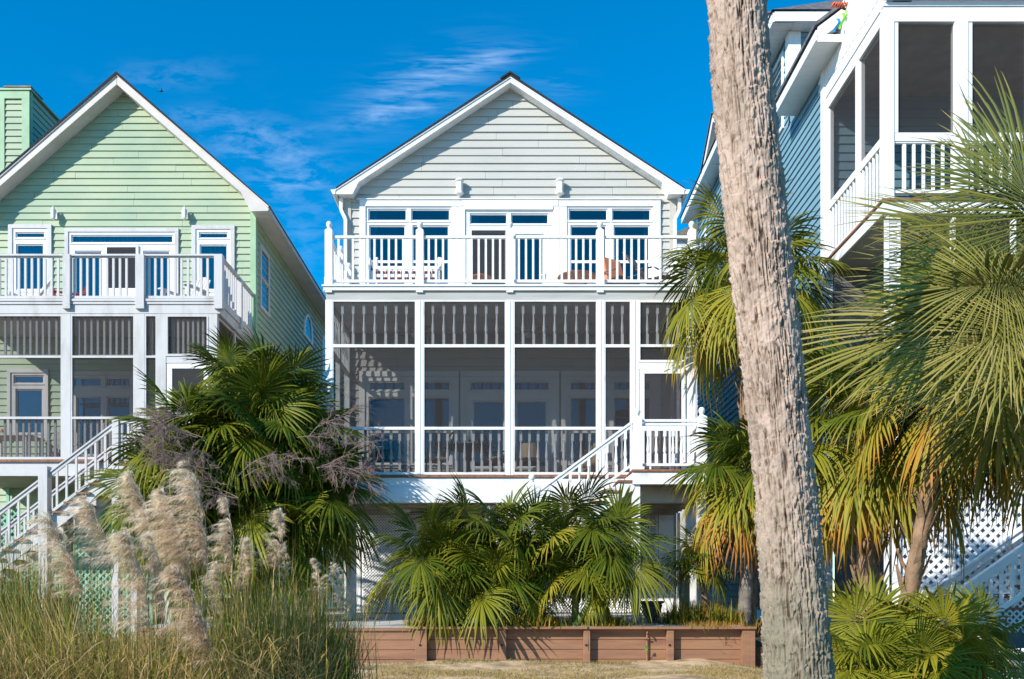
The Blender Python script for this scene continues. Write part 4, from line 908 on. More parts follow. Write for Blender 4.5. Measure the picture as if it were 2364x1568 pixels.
for y0, y1 in ((YBP - .001, YBP + .16), (16.72, 16.88), (YB0 - .17, YB0 - .04)):
    x1_ = X(2065, YBP) if y0 < 16 else BX + .12
    mk('porch_post', MB().box(BX + .001, x1_, y0, y1, zd + .001, zc - .001), WHITE2, bh, bevel=.006)
for a, b_ in ((2205, 2236), (2376, 2407)): mk('porch_post', MB().px(a, b_, 45, 446, YBP + .001, .16), WHITE2, bh, bevel=.006)
zs0, zs1 = Z(326, YBP), Z(306, YBP)
q = MB()
for a, b_ in ((2065, 2205), (2236, 2376)):
    q.px(a, b_, 306, 326, YBP + .02, .08); q.px(a, b_, 438, 446, YBP + .03, .06); q.px(a, a + 9, 45, 306, YBP + .015, .08).px(b_ - 2, b_, 45, 306, YBP + .015, .08)
mk('screen_frame', q, WHITE2, bh, bevel=.003)
for y0, y1 in ((YBP + .16, 16.72), (16.88, YB0 - .17)):
    q = MB()
    q.box(BX + .02, BX + .09, y0, y1, zs0, zs1).box(BX + .02, BX + .07, y0, y0 + .06, zs1, zc); mk('bottom_rail', MB().box(BX + .03, BX + .08, y0, y1, zd + .05, zd + .1), WHITE2, bh)
    mk('screen_frame', q, WHITE2, bh, bevel=.003)
q = MB().px(2065, 2376, 44, 310, YBP + .06, .002).box(BX + .05, BX + .052, YBP + .1, YB0 - .1, zs0, zc); mk('porch_screen', q, SCREEN, bh)
br = mk('porch_railing', MB().px(2065, 2376, 326.5, 330.5, YBP + .035, .05), WHITE2, bh)
hh = Z(330, YBP) - Z(440, YBP)
for i in range(12):
    if i != 6: inst('picket', meshof('picket', MB().box(-.024, .024, -.02, .02, 0, 1), WHITE2) if i == 0 else bpy.data.objects['picket'].data, br, (X(2087 + i * 22.3, YBP + .06), YBP + .06, Z(440, YBP)), (1.15, 1, hh))
for i in range(18):
    yy = YBP + .26 + i * .155
    if yy < YB0 - .1 and abs(yy - 16.8) > .1: inst('picket', PICK, br, (BX + .055, yy, zd + .08), (.9, .9, zs0 - zd - .08))
# storey under the porch, lattice, stair
q = MB()
for i in range(40): q.box(X(2050, YBP), X(2073, YBP), YBP + .04, YBP + .07, zd - .30 - i * .062 - .04, zd - .30 - i * .062)
for px_ in (2047, 2073, 2200, 2340): q.px(px_, px_ + 6, 476, 1400, YBP + .03, .12)
mk('lower_post', q, WHITE2, bh)
mk('under_storey_shade', MB().box(BX + .1, 13.5, YB0 - .3, YB0 - .25, -.8, zd - .3), M('storey_shade_wall', (.13, .125, .125), .8, .1), bh)  # dark grey sheet colours in the shade below this porch
q = MB(); xa_, xb_ = X(2068, YBP), X(2420, YBP); za_, zb_ = Z(1366, YBP), Z(1010, YBP)
lattice(q, xa_, xb_, za_, zb_, YBP + .09, .18, .062); 
q.px(2062, 2072, 1005, 1440, YBP + .05, .08).px(2194, 2201, 1005, 1366, YBP + .06, .05).px(2330, 2337, 1005, 1366, YBP + .06, .05).px(2062, 2420, 1366, 1371, YBP + .06, .05).px(2062, 2420, 1004, 1012, YBP + .06, .05)
lattice(q, xa_, xb_, Z(1460, YBP), za_ - .06, YBP + .09, .12, .03)
mk('lattice_screen', q, WHITE2, bh)
q = MB().px(2062, 2420, 1010, 1370, YBP + .14, .01); mk('lattice_backing', q, M('blue_grey_board', (.36, .42, .48), .8, .1), bh)
YQ = 14.6; xa_ = X(2209, YQ); q = MB(); up_ = .70
def sr(mb, py, w, h, y): z = Z(py, YQ); mb.bar((xa_, y, z), (xa_ + 2.6, y, z + 2.6 * up_), w, h)
sr(q, 1366, .13, .045, YQ); sr(q, 1378, .05, .1, YQ); sr(q, 1478, .05, .08, YQ); sr(q, 1366, .13, .045, YQ + .95); sr(q, 1380, .05, .1, YQ + .95)
bs = mk('stair_railing', q, WHITE2, bh, bevel=.004)
for i in range(16):
    x = xa_ + .04 + i * .17; inst('picket', PICK, bs, (x, YQ, Z(1478, YQ) + (x - xa_) * up_), (1.35, 1.2, .7))
mk('newel_post', MB().box(xa_ - .09, xa_ + .03, YQ - .06, YQ + .06, -.95, Z(1350, YQ)), WHITE2, bs, bevel=.005)
q = MB()
for i in range(10): q.box(xa_ + i * .27, xa_ + i * .27 + .3, YQ + .05, YQ + .92, Z(1490, YQ) + i * .19, Z(1490, YQ) + i * .19 + .04)
bt = mk('tread', q, DECK, bh)
# ---------------------------------------------------------------- a farther house roof in the gap
dh = empty('distant_house', (8.5, 46, 0), 'far brown shingled roof showing in the gap right of the beige house gutter', 'house')
xg, zg = X(1592, 44), Z(470, 44)
mk('roof', MB().prism([(xg - 1.1, zg - 1.6), (xg + 2.5, zg), (xg + 6, zg - 1.6)], 44, 52), M('brown_shingle', (.22, .19, .15), .9, .3, 10), dh)
mk('wall', MB().box(xg - .8, xg + 5.6, 44.3, 51.8, -.6, zg - 1.6), GREYW, dh)
# ================================================================ plants
def unit(v): return v / (np.linalg.norm(v, axis=-1, keepdims=True) + 1e-9)
class NP:
    def __init__(s): s.v = []; s.f = []; s.a = []; s.k = 0
    def add(s, v, f, a): s.v.append(v); s.f.append(f + s.k); s.a.append(a); s.k += len(v)
    def build(s, name, mat, parent=None): return npmesh(name, np.concatenate(s.v), np.concatenate(s.f), mat, parent, np.concatenate(s.a))
TS = np.array([.0, .22, .45, .62, .8, .92, 1.0])
def fan(M_, hast, xd, up, Rb, age=0., droop=.25, fold=.15, nseg=44, spread=R(290), costa=.22, tip=.5, wid=1.0):
    xd = unit(np.array(xd, float)); up = np.array(up, float); up = unit(up - xd * np.dot(up, xd)); yd = np.cross(up, xd)
    a = np.linspace(-spread / 2, spread / 2, nseg) + rng.normal(0, .018, nseg); da = spread / nseg; q = np.abs(a) / (spread / 2)
    ln = Rb * (1 - .30 * q ** 2) * rng.uniform(.86, 1.06, nseg); T = len(TS)
    t = TS[None, :]; r = ln[:, None] * t
    r45 = ln * .45; wmax = r45 * math.tan(da / 2) * 1.0 * wid
    wid = wid * .88; w = np.where(t <= .45, r * math.tan(da / 2) * wid, wmax[:, None] * (1 - np.clip((t - .45) / .55, 0, 1) ** 1.7))
    c = costa * Rb * (1 - q); cz = -c ** 2 / Rb * .9
    lx = c[:, None] + r * np.cos(a)[:, None]; ly = r * np.sin(a)[:, None]
    dr = np.clip(droop * rng.uniform(.5, 1.5, nseg) + .12 * q, 0, 1.4)
    k = 1 - .28 * dr[:, None] * t ** 2
    lz = cz[:, None] - fold * np.abs(ly) + rng.normal(0, .02, nseg)[:, None] * r - .18 * lx * np.abs(lx) / Rb
    side = rng.normal(0, .16, nseg)[:, None] * ln[:, None] * np.clip(t - .45, 0, 1) ** 1.5
    lx2 = lx * k - side * np.sin(a)[:, None]; ly2 = ly * k + side * np.cos(a)[:, None]
    P = hast + lx2[..., None] * xd + ly2[..., None] * yd + lz[..., None] * up
    P[..., 2] -= dr[:, None] * ln[:, None] * t ** 2.6 * .75
    px, py = -np.sin(a)[:, None, None], np.cos(a)[:, None, None]; perp = px * xd + py * yd
    tw = rng.normal(0, .7, nseg)[:, None, None] * np.clip(t - .4, 0, 1)[..., None]
    perp = perp * np.cos(tw) + up * np.sin(tw)
    Lf = P - perp * w[..., None]; Rt = P + perp * w[..., None]; Md = P + up * (w * .75)[..., None]
    V = np.stack([Lf, Md, Rt], 2).reshape(-1, 3)
    idx = np.arange(nseg * T).reshape(nseg, T) * 3; A = idx[:, :-1].ravel(); B = idx[:, 1:].ravel()
    Fc = np.concatenate([np.stack([A, A + 1, B + 1, B], 1), np.stack([A + 1, A + 2, B + 2, B + 1], 1)])
    sa = age + rng.normal(0, .07, nseg)
    ag = sa[:, None] + tip * rng.uniform(.1, 1.1, nseg)[:, None] * np.clip((t - .68) / .32, 0, 1) ** 1.5
    ag = ag - .06 * t; ag = np.clip(np.repeat(ag[..., None], 3, 2), 0, 1).reshape(-1)
    M_.add(V, Fc, ag)
def stalk(M_, pts, w0, w1, age=.2):
    pts = np.array(pts, float); n_ = len(pts); d = unit(np.gradient(pts, axis=0)); ref = np.array([.31, .2, .93]); a = unit(np.cross(d, ref)); b = np.cross(d, a)
    w = np.linspace(w0, w1, n_)[:, None]; V = np.stack([pts + a * w, pts + b * w, pts - a * w, pts - b * w], 1).reshape(-1, 3); F_ = []
    for i in range(n_ - 1):
        for j in range(4): F_.append((i * 4 + j, i * 4 + (j + 1) % 4, (i + 1) * 4 + (j + 1) % 4, (i + 1) * 4 + j))
    M_.add(V, np.array(F_), np.full(len(V), age))
def frond(M_, base, az, el, Lp, Rb, age=0., sag=.25, droop=.25, fold=.15, tip=.5, twist=None, **k):
    d = np.array([math.cos(az) * math.cos(el), math.sin(az) * math.cos(el), math.sin(el)]); base = np.array(base, float)
    h = max(.1, math.cos(el)); pts = [base + d * Lp * t + np.array([0, 0, -sag * Lp * h * t * t]) for t in (0, .33, .66, 1)]
    xd = unit(pts[3] - pts[2]); hz = np.array([math.cos(az), math.sin(az), 0]); up = np.array([0, 0, 1.]) * abs(math.cos(el)) - hz * math.sin(el) * .9 + 1e-3
    tw = rng.normal(0, .45) if twist is None else twist; up = unit(up - xd * np.dot(up, xd)); up = up * math.cos(tw) + np.cross(xd, up) * math.sin(tw)
    stalk(M_, pts, .016, .009, .12 + age * .6)
    fan(M_, pts[3], xd, up, Rb, age, droop, fold, tip=tip, **k)
def crown(M_, c, n_, Lp, Rb, el0=80, el1=-45, tip=.5, old=.55, az0=0, nseg=44, droop=.3, age0=0., **k):
    for i in range(n_):
        t = (i + .5) / n_; az = az0 + i * 2.39996 + rng.normal(0, .15); el = R(el0 + (el1 - el0) * t ** .9 + rng.normal(0, 6))
        frond(M_, c, az, el, Lp * rng.uniform(.8, 1.15) * (.75 + .35 * t), Rb * rng.uniform(.85, 1.1), age=age0 + max(0, (t - .45)) * old * 1.5 + abs(rng.normal(0, .1)), droop=droop * (.5 + t), tip=tip, nseg=nseg, sag=.15 + .3 * t, **k)
def pt(px, py, Y): return np.array([X(px, Y), Y, Z(py, Y)])
def trunk_tube(name, pts, rad, mat, parent, n_=20, rough=.03, fr=9, seg=60, boots=0):
    pts = np.array(pts, float); t = np.linspace(0, 1, len(pts)); tt = np.linspace(0, 1, seg)
    c = np.stack([np.interp(tt, t, pts[:, i]) for i in range(3)], 1); rr = np.interp(tt, t, rad)
    a = np.linspace(0, 2 * np.pi, n_, endpoint=False); dx, dy = np.cos(a), np.sin(a)
    V = np.zeros((seg, n_, 3)); q = np.stack(np.broadcast_arrays(dx[None] * fr * .3 + 5, dy[None] * fr * .3 + 5, c[:, 2:3] * fr), -1).reshape(-1, 3)
    nn = fbm(q, 3).reshape(seg, n_) - .45; r = rr[:, None] + nn * rough
    V[..., 0] = c[:, 0:1] + r * dx; V[..., 1] = c[:, 1:2] + r * dy; V[..., 2] = c[:, 2:3]
    i = np.arange((seg - 1) * n_).reshape(seg - 1, n_); j = np.roll(i, -1, 1); F_ = np.stack([i, j, j + n_, i + n_], -1).reshape(-1, 4)
    o = npmesh(name, V.reshape(-1, 3), F_, mat, parent, smooth=True)
    if boots:
        b = MB()
        for k_ in range(boots):
            z = k_ / boots; i0 = int(z * (seg - 1)); az = k_ * 2.4; ctr = c[i0]; r0 = rr[i0]; w_ = .045
            dd = np.array([math.cos(az), math.sin(az), 0]); sd = np.array([-math.sin(az), math.cos(az), 0]); p0 = ctr + dd * r0 * .7; p1 = ctr + dd * (r0 + .05) + np.array([0, 0, .14]); p2 = ctr + dd * (r0 + .13) + np.array([0, 0, .30 + .08 * random.random()])
            b.add([p0 - sd * w_, p0 + sd * w_, p1 + sd * w_ * .8, p1 - sd * w_ * .8, p2 + sd * w_ * .45, p2 - sd * w_ * .45, p1 + dd * -.03, p2 - dd * .02], [(0, 1, 2, 3), (3, 2, 4, 5), (0, 3, 6), (2, 1, 6), (3, 5, 7, 6), (4, 2, 6, 7)])
        mk('leaf_boots', b, mat, o)
    return o

# ---- leaning palm trunk close to the camera
YK = 5.6; tr = empty('palm_tree', (X(1850, YK), YK, -.7), 'thick leaning pale palm trunk close to the camera, its crown above the picture', 'palm tree', 'cabbage palms')
rowsL = [(-260, 1603, 1744), (0, 1630, 1769), (203, 1645, 1782), (405, 1662, 1808), (636, 1687, 1830), (879, 1716, 1858), (1137, 1744, 1885), (1350, 1756, 1905), (1568, 1764, 1925), (1790, 1772, 1946)]
cz = np.array([Z(p, YK) for p, _, _ in rowsL])[::-1]; cxm = np.array([X((a + b) / 2, YK) for _, a, b in rowsL])[::-1]; crd = np.array([(b - a) / 2 * YK / F for _, a, b in rowsL])[::-1]
nz, na = 1100, 260; zz = np.linspace(cz[0], cz[-1], nz); a = np.linspace(0, 2 * np.pi, na, endpoint=False)
cx = np.interp(zz, cz, cxm); cr = np.interp(zz, cz, crd) * .95
Zg, Ag = np.meshgrid(zz, a, indexing='ij'); ca, sa_ = np.cos(Ag), np.sin(Ag)
q = lambda fa, fz, o: np.stack([ca * fa + 9 + o, sa_ * fa + 9, Zg * fz + 20], -1).reshape(-1, 3)
hf = np.clip((Zg - .2) / 2.0, 0, 1)
fib = fbm(q(20, 5, 0), 3).reshape(nz, na) - .45                 # vertical shreds
rag = fbm(q(7, 24, 7), 4).reshape(nz, na) - .45                 # ragged ring tatters
ring = (Zg * 9 + 3.2 * fbm(q(2.4, 2.5, 3), 3).reshape(nz, na)) % 1.0
spk = np.clip(fbm(q(24, 26, 11), 3).reshape(nz, na) - .56, 0, 1)
wv = vnoise(q(2.5, 3, 8)).reshape(nz, na)
Aw = Ag + .10 * (wv - .5); fq = np.stack([np.cos(Aw) * 23 + 30, np.sin(Aw) * 23 + 30, Zg * 5 + 1.2 * wv], -1).reshape(-1, 3)
fis = 1 - np.abs(vnoise(fq) - .5) * 2; fis = np.clip((fis.reshape(nz, na) - .80) * 5, 0, 1) * np.clip(vnoise(q(6, 9, 31)).reshape(nz, na) * 2.2 - .5, 0, 1)
dsp = .022 * rag + .024 * fib + .008 * (ring - .5) + .10 * spk - .022 * fis + .015 * (vnoise(q(1.5, 2.5, 5)).reshape(nz, na) - .5)
rr = cr[:, None] + dsp
V = np.stack([cx[:, None] + rr * ca, YK + rr * sa_, Zg + .06 * spk - .02 * rag], -1).reshape(-1, 3)
i = np.arange((nz - 1) * na).reshape(nz - 1, na); j = np.roll(i, -1, 1)
pit = np.clip(np.clip((-dsp - .003) * 55, 0, 1) * np.clip(vnoise(q(4, 5, 2)).reshape(nz, na) * 1.6 + .1, 0, 1) + .8 * fis, 0, 1)
npmesh('trunk', V, np.stack([i, j, j + na, i + na], -1).reshape(-1, 4), BARK, tr, pit.ravel(), attr='pit')

def palm(label, c, n_, Lp, Rb, base, rad, tm, mat=LEAF, boots=0, group='cabbage palms', name='palm_tree', **k):
    t = empty(name, tuple(base), label, 'palm tree', group); base = np.array(base, float); c = np.array(c, float)
    trunk_tube('trunk', [base, base * .65 + c * .35 + np.array([.04, 0, 0]), base * .3 + c * .7, c], [rad * 1.15, rad, rad * .95, rad * .8], tm, t, seg=70, rough=.06, boots=boots)
    m = NP(); crown(m, c, n_, Lp, Rb, **k); m.build('crown', mat, t); return t
palm('tall fan palm with booted trunk, its crown behind the leaning trunk at balcony height', pt(1722, 622, 17.6), 40, 1.1, 1.0, (X(1728, 17.6), 17.6, -.3), .14, BOOT, boots=60, el1=-55, tip=.55, nseg=48, droop=.42, old=.45, age0=.12)
palm('orange tipped fan palm with smooth grey trunk at the right wall end', pt(1722, 1085, 16.2), 30, .7, .92, (X(1716, 16.2), 16.2, -.2), .115, GTRUNK, el1=-48, tip=1.3, old=.9, droop=.45)
palm('bushy fan palm with peeling booted trunk just right of the leaning trunk', pt(2010, 985, 12.2), 44, .85, .85, (X(1990, 12.2), 12.2, -.75), .15, BOOT, boots=70, el1=-48, tip=1.0, old=.7, droop=.5)
palm('fan palm half out of frame at the right edge, hanging over the white lattice', pt(2420, 900, 11.2), 34, .8, .85, (X(2460, 11.2), 11.2, -.8), .15, BOOT, boots=30, el1=-30, tip=.8, old=.6, droop=.35)
palm('olive fan palm with slanting trunk in front of the blue house porch posts', pt(2215, 800, 10.8), 34, .85, .85, (X(2040, 11.4), 11.4, -.8), .10, BOOT, boots=40, el1=-45, tip=.8, old=.6, droop=.35, age0=.08)
palm('large grey green fan palm reaching in from the right edge close to the camera', pt(2580, 740, 7.6), 9, .9, 1.1, (X(2620, 7.6), 7.6, -.8), .17, BOOT, mat=LEAFG, boots=20, el0=85, el1=-10, tip=.45, old=.3, nseg=56, droop=.15, costa=.4)
m = NP()   # its big leaves on the camera side, each with its own heading
for hx, hy, Yh, dx, dyy, dz, Rb_, upv, age_, dr_ in [(2300, 720, 7.4, -1, -.10, .0, 1.32, (.1, -.75, .65), .34, .06), (2420, 560, 7.3, -.35, -.1, 1, 1.2, (-.35, -.9, .1), .08, .05), (2350, 560, 7.7, -.8, .0, .55, 1.15, (-.2, -.6, .75), .15, .08),
        (2430, 830, 7.2, -1, -.2, .02, 1.12, (.0, -.55, .8), .40, .05), (2360, 790, 7.8, -1, .15, .05, 1.1, (0, -.45, .9), .25, .1), (2310, 650, 8.1, -.9, .3, .3, 1.05, (.1, -.3, .9), .1, .12),
        (2330, 700, 8.5, -.9, .2, .1, 1.0, (0, -.5, .8), .05, .1), (2440, 470, 7.6, -.5, .1, .8, 1.0, (-.3, -.9, .2), .0, .1), (2400, 620, 7.9, -.7, .1, .2, 1.1, (0, -.7, .6), .0, .1), (2330, 480, 8.4, -.4, .1, .9, .85, (-.3, -.9, .2), .12, .04), (2270, 600, 8.6, -.8, 0, .5, .8, (0, -.8, .4), .25, .04), (2350, 660, 7.0, -.9, -.2, .2, .95, (.1, -.8, .5), .38, .03), (2390, 740, 6.9, -.9, -.2, -.1, 1.0, (.1, -.7, .6), .42, .03), (2300, 840, 8.8, -.9, 0, -.1, .8, (.1, -.7, .6), .2, .1)]:
    h_ = pt(hx, hy, Yh); c0 = pt(2560, 790, 7.6); stalk(m, [c0, c0 * .5 + h_ * .5 + np.array([0, 0, .08]), h_], .022, .012, .3)
    fan(m, h_, (dx, dyy, dz), upv, Rb_, age_, dr_, .12, nseg=72, spread=R(250), costa=.42, tip=.6, wid=.72)
m.build('large_leaf', LEAFG, bpy.data.objects['palm_tree.006'])
# a few long leaves of the near palm, reaching left
# ---- multi headed palmettos
def shrub(label, heads, mat=LEAF, n_=13, Lp=.45, Rb=.72, base=None, name='palmetto_shrub', group='palmetto clumps', stem=BOOT, cat='palmetto', **k):
    t = empty(name, tuple(base), label, cat, group); m = NP(); s_ = NP(); st_ = MB()
    for (px, py, Y, sc) in heads:
        c = pt(px, py, Y); crown(m, c, n_, Lp * sc, Rb * sc, az0=rng.uniform(0, 6), **k)
        b0 = np.array(base, float) + np.array([rng.uniform(-.35, .35), rng.uniform(-.2, .2), 0]); mid = b0 * .5 + c * .5 + np.array([0, 0, .05])
        st_.tube([tuple(b0), tuple(mid), tuple(c)], [.07, .055, .05], 7)
    m.build('foliage', mat, t); mk('stem', st_, stem, t, smooth=True); return t
ps = shrub('big many headed palmetto with dead brown flower sprays between green and beige houses',
      [(585, 975, 16.6, 1.25), (430, 1010, 16.4, 1.15), (675, 1000, 17.4, 1.2), (735, 1130, 17.3, 1.15), (370, 1130, 16.3, 1.1), (560, 1140, 16.8, 1.2), (535, 880, 17.2, .95), (640, 905, 17.4, 1.05), (660, 1240, 17, 1.15), (450, 1220, 16.8, 1.15)],
      base=(X(560, 16.6), 16.6, -.68), n_=23, el1=-50, tip=.35, old=.2, nseg=40, Rb=.8, Lp=.5, droop=.25)
def spray(M_, p, d, L_, dep, w_):
    n_ = 5; pts = [p]; dd = d.copy()
    for i in range(n_ - 1):
        dd = unit(dd + rng.normal(0, .16, 3) + np.array([0, 0, -.07])); pts.append(pts[-1] + dd * L_ / (n_ - 1))
    stalk(M_, pts, w_, w_ * .6, rng.uniform(.1, .9))
    if dep:
        for k_ in range(9 if dep > 1 else 7):
            i = rng.integers(1, n_); q_ = pts[i]; nd_ = unit(dd + rng.normal(0, .55, 3)); spray(M_, q_, nd_, L_ * rng.uniform(.3, .5), dep - 1, w_ * .6)
m = NP()
for (px, py, Y, dx, dz) in [(520, 1120, 15.2, -1, .5), (560, 1100, 15.2, .6, .35), (470, 1010, 15.2, -1, .12), (430, 960, 15.3, -1, -.1), (735, 1080, 15.0, .5, .25), (700, 1010, 15.2, .4, .3), (500, 1080, 15.1, -.8, .05), (560, 1150, 15.0, -.5, .3), (790, 1080, 17.0, 1, -.1)]:
    for _ in range(2): spray(m, pt(px + rng.uniform(-15, 15), py, Y), unit(np.array([dx, -.15 + rng.normal(0, .2), dz + rng.normal(0, .15)])), rng.uniform(.65, 1.0) * (.7 if px > 780 else 1), 3, .007)
m.build('flower_spray', TWIG, ps)
for lab, hs_, bx in [('leftmost fan clump in the planter, one big fan spreading left over the lattice', [(985, 1285, 15.35, 1.0), (1030, 1290, 15.6, .8), (1085, 1225, 15.7, .9), (1060, 1325, 15.6, .85)], 1090),
                     ('middle palmetto of the planter with fans drooping over the brown wall', [(1165, 1235, 15.7, .9), (1130, 1345, 15.35, .9), (1235, 1270, 15.9, .9), (1205, 1345, 15.6, .8)], 1190),
                     ('right palmetto of the planter under the white stairs, fans reaching right', [(1335, 1215, 15.6, .95), (1425, 1265, 15.5, .95), (1320, 1310, 15.5, .8), (1400, 1340, 15.7, .75)], 1360)]:
    shrub(lab, hs_, base=(X(bx, 15.4), 15.4, -.05), n_=10, Lp=.44, Rb=.86, el0=86, el1=-24, tip=.35, old=.3, stem=STEM, droop=.28)
shrub('low bushy palmetto at the bottom right beside the leaning trunk', [(2010, 1490, 8.3, .85), (2110, 1475, 8.5, .8), (1990, 1550, 8.0, .8)], base=(X(2060, 8.4), 8.4, -.85), n_=11, Lp=.3, Rb=.62, el0=82, el1=-30, tip=.3, old=.3, age0=.16, stem=STEM)
shrub('yellow green low palmetto at the bottom right corner beside the white patio chair', [(2185, 1500, 8.2, .85), (2275, 1480, 8.6, .8), (2130, 1570, 7.9, .8)], base=(X(2210, 8.3), 8.3, -.85), n_=10, Lp=.3, Rb=.60, el0=82, el1=-30, tip=.3, old=.45, age0=.22, stem=STEM)
shrub('small young fan palm standing beside the stone urn', [(1612, 1290, 16.4, .62)], base=(X(1612, 16.4), 16.4, -.05), n_=16, Lp=.5, Rb=.8, el0=85, el1=-20, tip=.3, old=.3, cat='palmetto')

# ---- ribbons: grasses
def blades(M_, base, dirs, ln, w_, curve, age, side=None, tipage=.3):
    n_ = len(base); T = 7; t = np.linspace(0, 1, T)[None, :, None]; d = unit(dirs)
    g_ = np.array([0, 0, -1.]); P = base[:, None] + d[:, None] * ln[:, None, None] * t + g_ * (curve * ln)[:, None, None] * t ** 2.2
    if side is not None: P = P + side[:, None] * ln[:, None, None] * t ** 2
    hz = d.copy(); hz[:, 2] = 0; sd = unit(np.cross(hz + rng.normal(0, .25, hz.shape), [0, 0, 1.])); ww = w_[:, None, None] * (1 - t ** 1.6 * .95)
    V = np.stack([P - sd[:, None] * ww, P + sd[:, None] * ww], 2).reshape(-1, 3)
    i = np.arange(n_ * T).reshape(n_, T) * 2; A, B = i[:, :-1].ravel(), i[:, 1:].ravel()
    ag = np.clip(age[:, None] + tipage * t[..., 0] ** 2, 0, 1); M_.add(V, np.stack([A, A + 1, B + 1, B], 1), np.repeat(ag, 2, 1).ravel())
def tuft(M_, c, n_, L0, L1, tilt, sprd, w_=.005, curve=.35, age=(.0, .35), wind=(0, 0)):
    b = np.array(c)[None] + np.stack([rng.normal(0, sprd, n_), rng.normal(0, sprd, n_), np.zeros(n_)], 1); az = rng.uniform(0, 2 * np.pi, n_); ti = np.abs(rng.normal(0, tilt, n_))
    d = np.stack([np.cos(az) * np.sin(ti) + wind[0], np.sin(az) * np.sin(ti) + wind[1], np.cos(ti)], 1)
    blades(M_, b, d, rng.uniform(L0, L1, n_), rng.uniform(.6, 1.2, n_) * w_, curve * rng.uniform(.3, 1.6, n_) * (.3 + np.sin(ti)), rng.uniform(age[0], age[1], n_) ** 1.5 + (rng.random(n_) < .34) * rng.uniform(.35, .85, n_))
def plume(tx, ty, bx, by, Y, wd, base, parent, dense=1.0, tone=0., fuzzy=0):
    """feathery flower head from survey point (bx,by) to (tx,ty) on a stalk from base"""
    top, bot = pt(tx, ty, Y), pt(bx, by, Y); mid = (top + bot) / 2 + np.array([.05, 0, 0])
    ax = lambda s: ((1 - s) ** 2)[:, None] * bot + (2 * s * (1 - s))[:, None] * mid + (s ** 2)[:, None] * top
    W_ = wd * 1.05 * Y / F; K = int(80 * dense ** .7); H_ = 64; fz = 1 - fuzzy
    tk = np.sort(rng.random(K)); az = rng.uniform(0, 2 * np.pi, K); lk = W_ * (np.sin(np.clip(tk * .9 + .1, 0, 1) * np.pi) ** .6 * (1 - .3 * tk) + .12) * rng.uniform(.35, 1.4, K)
    bd_ = unit(np.stack([np.cos(az) * .7 - .65 * fz, np.sin(az) * .6, rng.uniform(.45, 1.3, K)], 1))
    k_ = np.repeat(np.arange(K), H_); n_ = len(k_); sp_ = rng.random(n_) ** .8; cur = np.stack([-.35 * fz * np.ones(n_), np.zeros(n_), -.45 * np.ones(n_)], 1)
    P0 = ax(tk)[k_] + bd_[k_] * (lk[k_] * sp_)[:, None] + cur * (lk[k_] * sp_ ** 2)[:, None]
    d = bd_[k_] + cur * (sp_ * 1.3)[:, None] + rng.normal(0, .38, (n_, 3)); ln = rng.uniform(.03, .10, n_) * (1 - .35 * sp_) * min(1, wd / 50)
    tn = rng.normal(0, .09, K)[k_]
    m = NP(); ag = np.clip(.02 + tone + tn + rng.normal(0, .10, n_) + (1 - tk[k_]) * .26 + .16 * (1 - sp_), 0, 1)
    sd = np.stack([-np.full(n_, .2) * fz, rng.normal(0, .1, n_), rng.normal(0, .06, n_)], 1)
    blades(m, P0, d, ln, rng.uniform(.0012, .0030, n_), rng.uniform(.3, .9, n_) * (1 - .6 * fuzzy), ag, sd, -.12)
    pl = m.build('plume', PLUME, parent)
    s_ = NP(); b0 = np.array(base, float); stalk(s_, [b0, b0 * .5 + bot * .5 + np.array([.03, 0, 0]), bot, mid, top * .9 + mid * .1], .007, .0025, .3); s_.build('stalk', STRAW, pl); return pl
def pampas(label, cpx, Y, n_, L0, L1, plumes, wind=(0, 0), age=(0, .35), name='pampas_grass', sprd=.3, tilt=.55, curve=.4):
    base = (X(cpx, Y), Y, ground_z(X(cpx, Y), Y)); t = empty(name, base, label, 'pampas grass', 'pampas grass clumps'); m = NP()
    tuft(m, base, n_, L0, L1, tilt, sprd, .0055, curve, age, wind); m.build('foliage', GRASSM, t)
    for p_ in plumes: plume(*p_[:4], p_[4], p_[5], (base[0] + (X(p_[2], Y) - base[0]) * .5, p_[4] * .5 + Y * .5, base[2] + .1), t, *p_[6:])
    return t
pampas('pampas clump of arching yellowed blades with leaning plumes at the bottom left corner', 120, 8.0, 2600, .8, 1.65, [(108, 1195, 190, 1380, 7.3, 82, 1.1), (196, 1150, 262, 1318, 7.6, 64, .95)], wind=(-.25, -.1), age=(.1, .6), sprd=.4, tilt=.7, curve=.55)
pampas('tallest pampas clump, a crowd of big pale plumes in the bottom left of the picture', 400, 7.8, 2300, .7, 1.4, [(438, 1072, 480, 1312, 7.2, 78, 1.5), (374, 1136, 425, 1292, 7.3, 66, 1.2), (298, 1095, 348, 1235, 7.5, 52, .8), (293, 1232, 345, 1455, 6.9, 84, 1.5), (408, 1318, 492, 1530, 6.6, 74, 1.4, .22), (400, 1200, 440, 1340, 7.4, 64, 1.0), (345, 1235, 375, 1400, 7.0, 60, .9)], age=(.05, .5), sprd=.38, tilt=.6, curve=.6)
pampas('pampas clump of upright green blades with slim pale plumes beside the big palmetto', 590, 8.6, 2700, .9, 1.75, [(522, 1153, 534, 1335, 8.4, 44, .8), (648, 1180, 632, 1318, 8.6, 40, .7, .0, .6), (565, 1247, 556, 1368, 8.7, 38, .9, -.05, 1), (500, 1300, 512, 1470, 8.2, 40, .6), (655, 1262, 652, 1350, 8.9, 26, .4, 0, .8)], age=(0, .35), sprd=.34, tilt=.42, curve=.5)
pampas('rightmost pampas clump, green blades and small cream plumes beside the retaining wall', 715, 9.4, 1900, .7, 1.45, [(722, 1295, 745, 1402, 9.3, 30, .7, -.05, 1), (766, 1302, 790, 1412, 9.5, 28, .7, -.05, 1), (810, 1362, 795, 1440, 9.6, 24, .5, -.05, 1)], age=(0, .4), sprd=.2, tilt=.28, curve=.35)
